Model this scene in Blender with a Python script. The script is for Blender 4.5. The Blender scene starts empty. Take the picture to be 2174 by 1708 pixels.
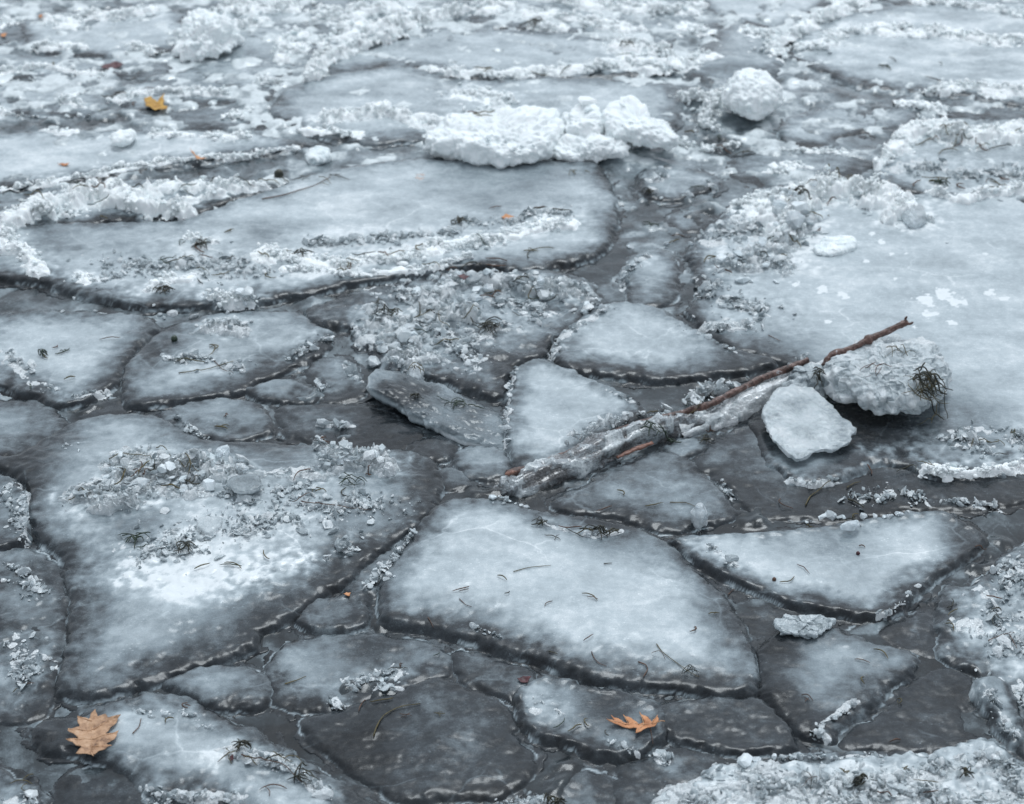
import bpy, math, random
import numpy as np
from mathutils import Vector, Matrix
R = math.radians
SC = bpy.context.scene
# ------------------------------------------------------------------ camera, sky, sun, exposure
CAM_H, PITCH, VF = 3.05, R(32.0), R(12.5)
TV = math.tan(VF); TH = TV * 1024 / 804
cd = bpy.data.cameras.new('camera'); cam = bpy.data.objects.new('camera', cd); SC.collection.objects.link(cam)
cam.location = (0, 0, CAM_H); cam.rotation_euler = (R(90) - PITCH, 0, 0)
cd.sensor_width = 36; cd.lens = 18 / TH; cd.clip_start = 0.05; cd.clip_end = 3000
cd.dof.use_dof = True; cd.dof.focus_distance = 5.0; cd.dof.aperture_fstop = 3.2
SC.camera = cam
SUN_EL, SUN_AZ = 66, 15      # azimuth from +Y (behind the ice) towards +X
w = bpy.data.worlds.new('World'); SC.world = w; w.use_nodes = True
wn = w.node_tree; bg = wn.nodes['Background']; sky = wn.nodes.new('ShaderNodeTexSky')
sky.sky_type = 'NISHITA'; sky.sun_disc = False; sky.sun_elevation = R(SUN_EL); sky.sun_rotation = R(SUN_AZ)
sky.air_density = 1.0; sky.dust_density = 2.0; sky.ozone_density = 1.0
hs = wn.nodes.new('ShaderNodeHueSaturation'); hs.inputs['Saturation'].default_value = .15      # overcast: the blue is mostly greyed out
wn.links.new(sky.outputs[0], hs.inputs['Color']); tn = wn.nodes.new('ShaderNodeMix'); tn.data_type = 'RGBA'; tn.blend_type = 'MULTIPLY'; tn.inputs[0].default_value = 1; tn.inputs[7].default_value = (.88, .955, 1.025, 1)
wn.links.new(hs.outputs[0], tn.inputs[6]); wn.links.new(tn.outputs[2], bg.inputs[0]); bg.inputs[1].default_value = 0.15
sd = bpy.data.lights.new('sun', 'SUN'); sun = bpy.data.objects.new('sun', sd); SC.collection.objects.link(sun)
sd.energy = 1.0; sd.angle = R(22); sd.color = (0.90, 0.965, 1.0)
sv = Vector((math.sin(R(SUN_AZ)) * math.cos(R(SUN_EL)), math.cos(R(SUN_AZ)) * math.cos(R(SUN_EL)), math.sin(R(SUN_EL))))
sun.rotation_euler = sv.to_track_quat('Z', 'Y').to_euler()
SC.view_settings.view_transform = 'Standard'; SC.view_settings.look = 'None'
SC.view_settings.gamma = 1; SC.view_settings.exposure = 0.27
SC.cycles.max_bounces = 8; SC.cycles.transmission_bounces = 6
# ------------------------------------------------------------------ picture -> world (photo pixels of the 2174 x 1708 view)
CP, SP = math.cos(PITCH), math.sin(PITCH)
def at(u, v, z=0.02):
    nx = (np.asarray(u, float) / 2174 - .5) * 2 * TH; ny = (.5 - np.asarray(v, float) / 1708) * 2 * TV
    dy = CP + ny * SP; dz = -SP + ny * CP
    t = (z - CAM_H) / dz
    return nx * t, dy * t, t                    # x, y, depth along the axis
def P(pts, z=0.02):
    a = np.array(pts, float); x, y, _ = at(a[:, 0], a[:, 1], z); return np.stack([x, y], 1)
def mpp(v): return float(at(0, v)[2]) * 2 * TH / 2174     # metres per photo pixel across
# ------------------------------------------------------------------ numpy noise
def _h(ix, iy, s=0, iz=0):
    with np.errstate(over='ignore'):
        h = (ix.astype(np.int64) * 374761393 + iy.astype(np.int64) * 668265263 + np.int64(s) * 974711 + np.asarray(iz, np.int64) * 2147483647) & 0xffffffff
        h = ((h ^ (h >> 13)) * 1274126177) & 0xffffffff
        h = ((h ^ (h >> 15)) * 2246822519) & 0xffffffff
    return ((h ^ (h >> 16)) & 0xffffff) / float(0x1000000)
def pn(x, y, s=0):                               # gradient noise, about -1..1
    ix, iy = np.floor(x), np.floor(y); fx, fy = x - ix, y - iy
    u = fx**3 * (fx * (fx * 6 - 15) + 10); v = fy**3 * (fy * (fy * 6 - 15) + 10)
    def g(a, b):
        t = _h(ix + a, iy + b, s) * 2 * math.pi
        return np.cos(t) * (fx - a) + np.sin(t) * (fy - b)
    a = g(0, 0) * (1 - u) + g(1, 0) * u; b = g(0, 1) * (1 - u) + g(1, 1) * u
    return (a * (1 - v) + b * v) * 1.5
def fbm(x, y, o=4, s=0, k=.5):
    r = 0; a = 1
    for i in range(o): r = r + a * pn(x, y, s + i * 17); x = x * 2.03; y = y * 2.03; a *= k
    return r
def worley(x, y, s=0):                           # F1 distance, random id, offset to the cell point
    ix, iy = np.floor(x), np.floor(y)
    best = np.full(x.shape, 9.); idr = np.zeros(x.shape); ox = np.zeros(x.shape); oy = np.zeros(x.shape); sec = np.full(x.shape, 9.)
    for a in (-1, 0, 1):
        for b in (-1, 0, 1):
            cx = ix + a + _h(ix + a, iy + b, s); cy = iy + b + _h(ix + a, iy + b, s + 5)
            d = np.hypot(x - cx, y - cy); m = d < best
            sec = np.where(m, best, np.minimum(sec, d)); best = np.where(m, d, best)
            idr = np.where(m, _h(ix + a, iy + b, s + 9), idr); ox = np.where(m, x - cx, ox); oy = np.where(m, y - cy, oy)
    return best, idr, ox, oy, sec
def pn3(p, s=0):
    i = np.floor(p); f = p - i; u = f * f * (3 - 2 * f); r = 0
    for a in (0, 1):
        for b in (0, 1):
            for c in (0, 1):
                wgt = (u[:, 0] if a else 1 - u[:, 0]) * (u[:, 1] if b else 1 - u[:, 1]) * (u[:, 2] if c else 1 - u[:, 2])
                r = r + wgt * _h(i[:, 0] + a, i[:, 1] + b, s, i[:, 2] + c)
    return r * 2 - 1
def wor3(p, s=0):
    i = np.floor(p); best = np.full(len(p), 9.); idr = np.zeros(len(p))
    for a in (-1, 0, 1):
        for b in (-1, 0, 1):
            for c in (-1, 0, 1):
                q = [i[:, 0] + a, i[:, 1] + b, i[:, 2] + c]
                d = np.sqrt((p[:, 0] - q[0] - _h(q[0], q[1], s, q[2]))**2 + (p[:, 1] - q[1] - _h(q[0], q[1], s + 3, q[2]))**2 + (p[:, 2] - q[2] - _h(q[0], q[1], s + 7, q[2]))**2)
                m = d < best; best = np.where(m, d, best); idr = np.where(m, _h(q[0], q[1], s + 11, q[2]), idr)
    return best, idr
def ss(a, b, x): t = np.clip((x - a) / (b - a), 0, 1); return t * t * (3 - 2 * t)
# ------------------------------------------------------------------ materials
def mat(name):
    m = bpy.data.materials.new(name); m.use_nodes = True; return m, m.node_tree, m.node_tree.nodes['Principled BSDF']
def nd(t, ty, **kw):
    n = t.nodes.new(ty)
    for k, v in kw.items(): setattr(n, k, v)
    return n
def noise(t, vec, scale, detail=4, rough=.55):
    n = nd(t, 'ShaderNodeTexNoise'); n.inputs['Scale'].default_value = scale; n.inputs['Detail'].default_value = detail
    n.inputs['Roughness'].default_value = rough; t.links.new(vec, n.inputs['Vector']); return n.outputs['Fac']
def mth(t, op, a, b=0.0, c=None, clamp=False):
    n = nd(t, 'ShaderNodeMath', operation=op, use_clamp=clamp)
    for i, q in enumerate((a, b, c)):
        if q is None: continue
        if isinstance(q, (int, float)): n.inputs[i].default_value = q
        else: t.links.new(q, n.inputs[i])
    return n.outputs[0]
def ramp(t, fac, stops, interp='LINEAR'):
    n = nd(t, 'ShaderNodeValToRGB'); e = n.color_ramp.elements; n.color_ramp.interpolation = interp
    while len(e) < len(stops): e.new(.5)
    for q, (p, c) in zip(e, stops): q.position = p; q.color = (*c, 1) if len(c) == 3 else c
    t.links.new(fac, n.inputs[0]); return n.outputs[0]
def mixc(t, fac, a, b):
    n = nd(t, 'ShaderNodeMix', data_type='RGBA')
    for i, q in ((0, fac), (6, a), (7, b)):
        if isinstance(q, (int, float)): n.inputs[i].default_value = q
        elif isinstance(q, tuple): n.inputs[i].default_value = (*q, 1)
        else: t.links.new(q, n.inputs[i])
    return n.outputs[2]
def bump(t, b, parts, dist=.01, strength=1.0):
    h = None
    for s, wgt in parts:
        q = mth(t, 'MULTIPLY', s, wgt); h = q if h is None else mth(t, 'ADD', h, q)
    n = nd(t, 'ShaderNodeBump'); n.inputs['Strength'].default_value = strength; n.inputs['Distance'].default_value = dist
    t.links.new(h, n.inputs['Height']); t.links.new(n.outputs[0], b.inputs['Normal'])
def pos(t): return nd(t, 'ShaderNodeNewGeometry').outputs['Position']
def frost_mat(name, stops, rough, var=.45, bstr=1.0, brown=.5, fine=.3, sss=0.0, trans=0.0, stretch=False, wisp=0., coat=0.):
    m, t, b = mat(name); p = pos(t)
    if stretch:
        mp = nd(t, 'ShaderNodeMapping'); mp.inputs['Scale'].default_value = (.75, 1, 1); t.links.new(p, mp.inputs[0]); p = mp.outputs[0]
    a = nd(t, 'ShaderNodeAttribute', attribute_name='frost').outputs['Fac']
    n0 = noise(t, p, 3.0, 3); n1 = noise(t, p, 16, 7, .62); n2 = noise(t, p, 75, 5, .65); n3 = noise(t, p, 420, 2, .7)
    f = mth(t, 'MULTIPLY_ADD', mth(t, 'SUBTRACT', n1, .5), var, a)
    f = mth(t, 'MULTIPLY_ADD', mth(t, 'SUBTRACT', n2, .5), var * .75, f)
    f = mth(t, 'MULTIPLY_ADD', mth(t, 'SUBTRACT', n3, .5), fine, f)
    if wisp:
        nw = nd(t, 'ShaderNodeTexNoise'); nw.inputs['Scale'].default_value = 7; nw.inputs['Detail'].default_value = 9; nw.inputs['Roughness'].default_value = .66; nw.inputs['Distortion'].default_value = 1.6
        t.links.new(p, nw.inputs['Vector']); f = mth(t, 'MULTIPLY_ADD', mth(t, 'SUBTRACT', nw.outputs['Fac'], .5), mth(t, 'MULTIPLY', mth(t, 'SUBTRACT', 1.15, a), wisp * 1.3), f)
        g = ramp(t, noise(t, p, 260, 3, .8), [(.60, (0, 0, 0)), (.74, (1, 1, 1))]); f = mth(t, 'MULTIPLY_ADD', g, .16, f)      # frost grains
        mp2 = nd(t, 'ShaderNodeMix', data_type='VECTOR'); mp2.inputs[0].default_value = .12; t.links.new(p, mp2.inputs[4])
        cn = nd(t, 'ShaderNodeTexNoise'); cn.inputs['Scale'].default_value = 6; cn.inputs['Detail'].default_value = 5; t.links.new(p, cn.inputs['Vector']); t.links.new(cn.outputs['Color'], mp2.inputs[5])
        vb = nd(t, 'ShaderNodeTexVoronoi'); vb.inputs['Scale'].default_value = 95; t.links.new(p, vb.inputs['Vector'])
        bb = mth(t, 'MULTIPLY', ramp(t, vb.outputs['Distance'], [(.16, (1, 1, 1)), (.24, (0, 0, 0))]), ramp(t, n1, [(.52, (0, 0, 0)), (.62, (1, 1, 1))])); f = mth(t, 'MULTIPLY_ADD', bb, .13, f)    # trapped bubbles
        vo = nd(t, 'ShaderNodeTexVoronoi', feature='DISTANCE_TO_EDGE'); vo.inputs['Scale'].default_value = 5.5; t.links.new(mp2.outputs[1], vo.inputs['Vector'])
        cr = ramp(t, vo.outputs['Distance'], [(.0, (1, 1, 1)), (.022, (0, 0, 0))]); cr = mth(t, 'MULTIPLY', cr, ramp(t, n0, [(.5, (0, 0, 0)), (.6, (1, 1, 1))]))
        f = mth(t, 'MULTIPLY_ADD', cr, .14, f)                                                                                          # healed hairline cracks
    f = mth(t, 'ADD', f, 0.0, clamp=True)
    c = ramp(t, f, stops)
    br = mth(t, 'MULTIPLY', ramp(t, n0, [(.45, (0, 0, 0)), (.7, (1, 1, 1))]), brown)
    br = mth(t, 'MULTIPLY', br, mth(t, 'SUBTRACT', 1.0, f))
    c = mixc(t, br, c, (.022, .021, .020))
    t.links.new(c, b.inputs['Base Color'])
    sp = ramp(t, n2, [(.35, (rough * .55,) * 3), (.7, (rough * 1.25,) * 3)]); t.links.new(sp, b.inputs['Roughness'])
    b.inputs['IOR'].default_value = 1.31
    if sss: b.inputs['Subsurface Weight'].default_value = sss; b.inputs['Subsurface Radius'].default_value = (.9, 1.0, 1.0); b.inputs['Subsurface Scale'].default_value = .015
    if trans: b.inputs['Transmission Weight'].default_value = trans
    if coat: b.inputs['Coat Weight'].default_value = coat; b.inputs['Coat Roughness'].default_value = .06; b.inputs['Coat IOR'].default_value = 1.33
    bump(t, b, [(n1, .5), (n2, .4), (n3, .14)], .010, bstr)
    return m
ICE = [(0, (.0065, .0085, .0105)), (.2, (.035, .042, .048)), (.5, (.210, .250, .272)), (.78, (.445, .500, .524)), (1, (.73, .765, .775))]
CRY = [(0, (.13, .160, .175)), (.35, (.36, .415, .440)), (.7, (.68, .745, .77)), (1, (.88, .915, .925))]
SNW = [(0, (.42, .50, .52)), (.35, (.74, .81, .825)), (.7, (.87, .915, .92)), (1, (.92, .95, .95))]
M = {}
M['ice'] = frost_mat('frosted_clear_ice', ICE, .28, var=.18, bstr=.14, brown=.3, fine=.26, stretch=True, wisp=.42, coat=.3)
M['crystal'] = frost_mat('crystalline_ice', CRY, .15, var=.8, bstr=.9, brown=0, fine=.3, trans=.30, sss=0, coat=.5)
M['snow'] = frost_mat('granular_snow', SNW, .75, var=.45, bstr=.8, brown=0, fine=.25, sss=.15)
M['frost'] = frost_mat('white_frost_crust', [(0, (.26, .315, .345)), (.35, (.40, .465, .495)), (.7, (.60, .665, .69)), (1, (.78, .83, .85))], .3, var=.8, bstr=.6, brown=0, fine=.3, wisp=.4, coat=.3)
M['slush'] = frost_mat('frozen_slush', [(0, (.012, .015, .017)), (.3, (.040, .050, .056)), (.65, (.20, .24, .26)), (1, (.66, .71, .72))], .09, var=.5, bstr=.16, brown=.25, fine=.3, wisp=.7, coat=.4)
m, t, b = mat('clear_ice_glass'); b.inputs['Base Color'].default_value = (.86, .92, .95, 1); b.inputs['Roughness'].default_value = .12
b.inputs['Transmission Weight'].default_value = .55; b.inputs['IOR'].default_value = 1.31; p = pos(t)
bump(t, b, [(noise(t, p, 60, 4), 1.0)], .01, .5); M['glass'] = m
m, t, b = mat('dark_lake_water'); p = pos(t); c = ramp(t, noise(t, p, 2.5, 4), [(.35, (.010, .013, .015)), (.7, (.022, .021, .019))])
t.links.new(c, b.inputs['Base Color']); b.inputs['Roughness'].default_value = .12; b.inputs['IOR'].default_value = 1.33
bump(t, b, [(noise(t, p, 14, 4), 1.0), (noise(t, p, 60, 3), .3)], .006, .4); M['water'] = m
def plain(name, stops, scale, rough=.6, bs=.5, dist=.002):
    m, t, b = mat(name); p = pos(t); n = noise(t, p, scale, 5, .6)
    t.links.new(ramp(t, n, stops), b.inputs['Base Color']); b.inputs['Roughness'].default_value = rough; bump(t, b, [(n, 1)], dist, bs); return m
M['bark'] = plain('wet_brown_bark', [(.3, (.020, .011, .009)), (.48, (.085, .042, .032)), (.62, (.20, .12, .10)), (.70, (.55, .58, .60))], 60, .35, 1, .006)
M['weed_olive'] = plain('olive_weed', [(.3, (.035, .030, .008)), (.7, (.13, .10, .03))], 60, .5)
M['weed_green'] = plain('dark_green_weed', [(.3, (.006, .016, .010)), (.7, (.030, .055, .030))], 60, .4)
M['weed_brown'] = plain('brown_weed', [(.3, (.030, .012, .006)), (.7, (.14, .065, .035))], 60, .5)
M['weed_black'] = plain('black_weed', [(.35, (.006, .008, .005)), (.6, (.035, .034, .018)), (.75, (.10, .085, .04))], 40, .4)
M['leaf_tan'] = plain('dry_tan_oak_leaf', [(.30, (.11, .055, .032)), (.44, (.34, .19, .105)), (.58, (.50, .30, .175)), (.75, (.58, .40, .27))], 45, .6, .8, .003)
M['leaf_vein'] = plain('pale_leaf_vein', [(.3, (.40, .20, .10)), (.7, (.62, .40, .24))], 30, .6)
M['leaf_orange'] = plain('orange_brown_oak_leaf', [(.28, (.33, .12, .045)), (.5, (.56, .25, .11)), (.75, (.66, .34, .17))], 28, .6, .8, .003)
M['leaf_yellow'] = plain('yellow_leaf', [(.3, (.30, .14, .02)), (.7, (.62, .36, .06))], 30, .6)
M['leaf_red'] = plain('dark_red_leaf', [(.3, (.035, .008, .012)), (.7, (.12, .03, .035))], 30, .5)
M['leaf_buried'] = plain('tan_leaf_under_ice', [(.3, (.42, .38, .36)), (.7, (.50, .42, .38))], 30, .3)
# ------------------------------------------------------------------ objects
def tag(o, label=None, cat=None, group=None, kind=None):
    if label: o['label'] = label
    if cat: o['category'] = cat
    if group: o['group'] = group
    if kind: o['kind'] = kind
    return o
def empty(name, loc, label=None, cat=None, group=None):
    o = bpy.data.objects.new(name, None); SC.collection.objects.link(o); o.location = loc; o.empty_display_size = .05
    return tag(o, label, cat, group)
def mesh(name, V, F, m, parent=None, frost=None, smooth=True, loc=None):
    V = np.asarray(V, float); F = np.asarray(F)
    me = bpy.data.meshes.new(name)
    if loc is None and parent is not None: V = V - np.array(parent.location)
    if loc is not None: V = V - np.array(loc)
    k = F.shape[1]
    me.vertices.add(len(V)); me.vertices.foreach_set('co', V.astype(np.float32).ravel())
    me.loops.add(F.size); me.loops.foreach_set('vertex_index', F.astype(np.int32).ravel())
    me.polygons.add(len(F)); me.polygons.foreach_set('loop_start', np.arange(0, F.size, k, dtype=np.int32))
    me.update(calc_edges=True); me.validate()
    me.polygons.foreach_set('use_smooth', np.full(len(me.polygons), smooth))
    if frost is not None:
        a = me.attributes.new('frost', 'FLOAT', 'POINT'); a.data.foreach_set('value', np.asarray(frost, np.float32))
    me.materials.append(m)
    o = bpy.data.objects.new(name, me); SC.collection.objects.link(o)
    if parent is not None: o.parent = parent
    if loc is not None: o.location = loc
    return o
# height raster used to lay small things on whatever is below them
RX0, RY0, RS, RNX, RNY = -3.4, 2.6, .006, 1134, 1220
RAST = np.full((RNX, RNY), 0.0)
def splat(x, y, z):
    i = ((x - RX0) / RS).astype(int); j = ((y - RY0) / RS).astype(int); ok = (i >= 0) & (i < RNX) & (j >= 0) & (j < RNY)
    np.maximum.at(RAST, (i[ok], j[ok]), z[ok])
def hgt(x, y):
    i = np.clip(((np.asarray(x) - RX0) / RS).astype(int), 1, RNX - 2); j = np.clip(((np.asarray(y) - RY0) / RS).astype(int), 1, RNY - 2)
    return np.maximum.reduce([RAST[i, j], RAST[i + 1, j], RAST[i, j + 1], RAST[i - 1, j], RAST[i, j - 1]])
def smooth_loop(pts, n=8):
    p = np.array(pts, float); k = len(p); out = []
    for i in range(k):
        a, b, c, d = p[i - 1], p[i], p[(i + 1) % k], p[(i + 2) % k]
        for q in range(n):
            t_ = q / n
            out.append(.5 * (2 * b + (c - a) * t_ + (2 * a - 5 * b + 4 * c - d) * t_**2 + (3 * b - a - 3 * c + d) * t_**3))
    return np.array(out)
def sdf(poly, X, Y):
    A = poly; B = np.roll(poly, -1, 0); d2 = np.full(X.shape, 1e9); ins = np.zeros(X.shape, bool)
    for (ax, ay), (bx, by) in zip(A, B):
        ex, ey = bx - ax, by - ay; L = ex * ex + ey * ey + 1e-12
        tt = np.clip(((X - ax) * ex + (Y - ay) * ey) / L, 0, 1)
        d2 = np.minimum(d2, (X - ax - tt * ex)**2 + (Y - ay - tt * ey)**2)
        if ay != by: ins ^= ((ay > Y) != (by > Y)) & (X < (bx - ax) * (Y - ay) / (by - ay) + ax)
    return np.where(ins, 1, -1) * np.sqrt(d2)
def pathdist(pts, X, Y):
    d2 = np.full(X.shape, 1e9)
    if len(pts) == 1: return np.hypot(X - pts[0][0], Y - pts[0][1])
    for (ax, ay), (bx, by) in zip(pts[:-1], pts[1:]):
        ex, ey = bx - ax, by - ay; L = ex * ex + ey * ey + 1e-12
        tt = np.clip(((X - ax) * ex + (Y - ay) * ey) / L, 0, 1)
        d2 = np.minimum(d2, (X - ax - tt * ex)**2 + (Y - ay - tt * ey)**2)
    return np.sqrt(d2)
def bil(G, x0, y0, s, X, Y):
    fx = np.clip((X - x0) / s, 0, G.shape[0] - 1.001); fy = np.clip((Y - y0) / s, 0, G.shape[1] - 1.001)
    i = fx.astype(int); j = fy.astype(int); a = fx - i; b = fy - j
    return (G[i, j] * (1 - a) + G[i + 1, j] * a) * (1 - b) + (G[i, j + 1] * (1 - a) + G[i + 1, j + 1] * a) * b
def grid_faces(keep):                           # keep: bool per vertex of an (nx, ny) grid
    nx, ny = keep.shape; idx = np.arange(nx * ny).reshape(nx, ny)
    q = keep[:-1, :-1] & keep[1:, :-1] & keep[1:, 1:] & keep[:-1, 1:]
    F = np.stack([idx[:-1, :-1][q], idx[1:, :-1][q], idx[1:, 1:][q], idx[:-1, 1:][q]], 1)
    used = np.unique(F); remap = np.full(nx * ny, -1); remap[used] = np.arange(len(used)); return remap[F], used
class Floe:
    def __init__(s, pts, h=.035, fm=.8, fa=.01, fb=.09, tilt=(0, 0), dome=0.0, edge=.036, rag=.012, seed=0, rim=.0, lump=.004, clear=(), base=0., noise=.2, spots=()):
        s.p = smooth_loop(P(pts)); s.h, s.fm, s.fa, s.fb, s.tilt, s.dome, s.edge, s.rag, s.seed, s.rim, s.lump, s.base, s.nz = h, fm, fa, fb, tilt, dome, edge, rag, seed, rim, lump, base, noise
        s.c = s.p.mean(0); s.lo = s.p.min(0) - .06; s.hi = s.p.max(0) + .06; s.g = .014
        nx, ny = ((s.hi - s.lo) / s.g).astype(int) + 2
        X, Y = np.meshgrid(s.lo[0] + np.arange(nx) * s.g, s.lo[1] + np.arange(ny) * s.g, indexing='ij')
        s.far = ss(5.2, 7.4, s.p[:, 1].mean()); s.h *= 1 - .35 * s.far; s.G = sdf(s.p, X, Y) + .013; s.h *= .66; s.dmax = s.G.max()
        s.white = []
        s.spots = [(P([(u, v)])[0], r * mpp(v)) for (u, v, r) in spots]
        s.clear = [(P([(u, v)])[0], r * mpp(v), k) for (u, v, r, k) in clear]  # clear ice patches; a few paint the shade under the weedy ice block
    def ev(s, x, y):
        d = bil(s.G, s.lo[0], s.lo[1], s.g, x, y)
        n = fbm(x * 9, y * 9, 4, s.seed)
        n2 = fbm(x * 32, y * 32, 4, s.seed + 40)
        d = d + s.rag * n + (.0035 + .15 * s.rag) * n2 - .006 * (1 - np.abs(pn(x * 17, y * 17, s.seed + 60))) ** 4
        e = s.edge
        prof = np.where(d > 0, np.sqrt(np.clip(1 - (1 - np.clip(d / e, 0, 1))**2, 0, 1)), d * 4 / .05)
        sw = fbm(x * 2.5, y * 2.5, 2, s.seed + 3)
        z = s.base + s.h * prof + s.dome * ss(0, .25, d) + ss(0, .05, d) * (s.lump * .7 * fbm(x * 14, y * 14, 3, s.seed + 7) + .004 * sw + .10 * s.lump * pn(x * 90, y * 90, s.seed + 8))
        z = z + s.rim * np.exp(-((d - .022) / .014)**2) * (.6 + .5 * fbm(x * 20, y * 20, 2, s.seed + 11))
        z = z + np.where(d > -.003, 1, .3) * ((x - s.c[0]) * s.tilt[0] + (y - s.c[1]) * s.tilt[1])
        led = ss(-.004, .0, d + .016 + .016 * fbm(x * 13, y * 13, 3, s.seed + 70)); z = np.maximum(z, -.02 + (.030 + .0012 * n2) * led)      # thin ice foot round the slab
        d2 = bil(s.G, s.lo[0], s.lo[1], s.g, x, y - .045)
        q = .55 * d + .45 * np.maximum(d2, -.03) + .024 * n + .010 * n2 + .018 * sw
        f = .10 + (.80 * s.fm - .07) * (.30 * ss(-.012, .45 * s.fb, q) + .70 * ss(s.fa * .2, s.fb * 1.2, q)) * (1 + s.nz * fbm(x * 4, y * 7, 3, s.seed + 21)) + .05 * n2
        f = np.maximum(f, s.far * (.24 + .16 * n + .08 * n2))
        f = f + .60 * np.exp(-((d - .004) / .003)**2) * ss(-.2, .3, pn(x * 12, y * 12, s.seed + 31)) + .28 * np.exp(-((d + .012) / .004)**2) * ss(0, .5, pn(x * 16, y * 16, s.seed + 33))
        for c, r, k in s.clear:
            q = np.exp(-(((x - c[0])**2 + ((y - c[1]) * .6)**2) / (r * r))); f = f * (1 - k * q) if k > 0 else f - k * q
        for a_, b_, k_ in s.white:
            cc = 1 - pathdist(a_, x + .03 * n, y + .03 * sw) / b_; wv_ = ss(-.35, .65, cc + .55 * n + .35 * n2) * k_
            f = f + wv_ * (.6 + .5 * n2); z = z + .004 * wv_ * (n2 + .6)
        for c, r in s.spots:
            q = 1 - np.hypot(x - c[0], (y - c[1]) * .8) / r; f = f + .5 * ss(.0, .12, q - .45 + .5 * fbm(x * 38, y * 38, 3, 5))
        return z, np.clip(f, 0, 1.1), d
def floe_grid(s, step):
    nx, ny = ((s.hi - s.lo) / step).astype(int) + 2
    return np.meshgrid(s.lo[0] + np.arange(nx) * step, s.lo[1] + np.arange(ny) * step, indexing='ij')
def crust_mesh(fl, strokes, style, H, seed, parent, name, mtl):
    """lumpy frozen layer on a floe along painted strokes (photo px points, half width px, strength)"""
    SS = [(P(p_, .04), (2.3 if style == 'snow' and np.mean([q[1] for q in p_]) < 330 else 1.75) * hw * mpp(np.mean([q[1] for q in p_])), k) for p_, hw, k in strokes]
    al = np.concatenate([a for a, _, _ in SS]); mw = max(b for _, b, _ in SS) * 1.4
    lo = al.min(0) - mw; hi = al.max(0) + mw
    step = .00068 * math.hypot(CAM_H, (lo[1] + hi[1]) / 2)
    while np.prod((hi - lo) / step) > 900000: step *= 1.15
    nx, ny = ((hi - lo) / step).astype(int) + 2
    X, Y = np.meshgrid(lo[0] + np.arange(nx) * step, lo[1] + np.arange(ny) * step, indexing='ij')
    wx = fbm(X * 6, Y * 6, 3, seed + 50); wy = fbm(X * 6 + 40, Y * 6, 3, seed + 51)
    c = np.full(X.shape, -9.); hm = np.zeros(X.shape)
    for a, b, k in SS:
        q = 1 - pathdist(a, X + wx * min(b * .7, .05), Y + wy * min(b * .7, .05)) / b; hm = np.where(q > c, k, hm); c = np.maximum(c, q)
    c = c - .12 + .55 * fbm(X * 9, Y * 11, 4, seed) + .28 * fbm(X * 38, Y * 38, 3, seed + 2)
    z0, _, d = fl.ev(X, Y) if fl else (np.zeros(X.shape) + .01, 0, np.ones(X.shape))
    keep = (c > 0) & (d > -.012)
    if style == 'flat':
        f1, i1, _, _, s1 = worley(X * 30, Y * 30, seed); t = H * ss(0, .7, c) * (.6 + .5 * fbm(X * 30, Y * 30, 3, seed) + .3 * i1); fr = 1.05 * ss(-.1, .9, c) * hm + .15 * (i1 - .5)
    elif style == 'snow':
        f1, i1, _, _, _ = worley(X * 22 + fbm(X * 9, Y * 9, 2, 5), Y * 22, seed); f2, i2, _, _, _ = worley(X * 60, Y * 60, seed + 1); f3 = worley(X * 140, Y * 140, seed + 4)[0]
        lum = .55 + .6 * np.sqrt(np.clip(1 - f1**2, 0, 1)) * (.4 + .9 * i1) + .22 * np.sqrt(np.clip(1 - f2**2, 0, 1)) * (.3 + i2) + .08 * (1 - f3)
        t = .5 * H * hm * ss(0, .9, c) * lum
        fr = .30 + .75 * ss(.0, .45, c) * (.75 + .35 * i1)
    else:
        f1, i1, ox, oy, s1 = worley(X * 24 + .5 * fbm(X * 12, Y * 12, 2, 5), Y * 24, seed); f2, i2, ax, ay, s2 = worley(X * 58, Y * 58, seed + 1)
        g = _h((i1 * 1e5).astype(int), (i1 * 3e4).astype(int), 3)
        lum = .30 + .75 * i1 + (ox * (g - .5) + oy * (i1 - .5)) * .9 + .38 * i2 + (ax * (i2 - .5) + ay * (g - .5)) * .6 - .35 * np.exp(-((s1 - f1) / .06)**2)
        t = .55 * H * hm * ss(0, .8, c) * np.clip(lum, .02, 2)
        fr = .36 + .60 * ss(0, .6, c) * (.5 + i1) + .4 * (i2 - .4)
    z = z0 + t - .004
    k = np.clip(t / .04, 0, 1)
    Xd = X + .010 * k * pn(X * 30, Y * 30 + z * 40, seed + 5); Yd = Y + .010 * k * pn(X * 30 + 9, Y * 30, seed + 6) - .25 * t * (pn(X * 12, Y * 12, 3) > 0) * .4
    F, used = grid_faces(keep)
    if len(F) < 5: return
    V = np.stack([Xd.ravel()[used], Yd.ravel()[used], z.ravel()[used]], 1); splat(V[:, 0], V[:, 1], V[:, 2])
    return mesh(name, V, F, mtl, parent, np.clip(fr.ravel()[used], 0, 1.1), smooth=(style == 'snow'))
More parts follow.
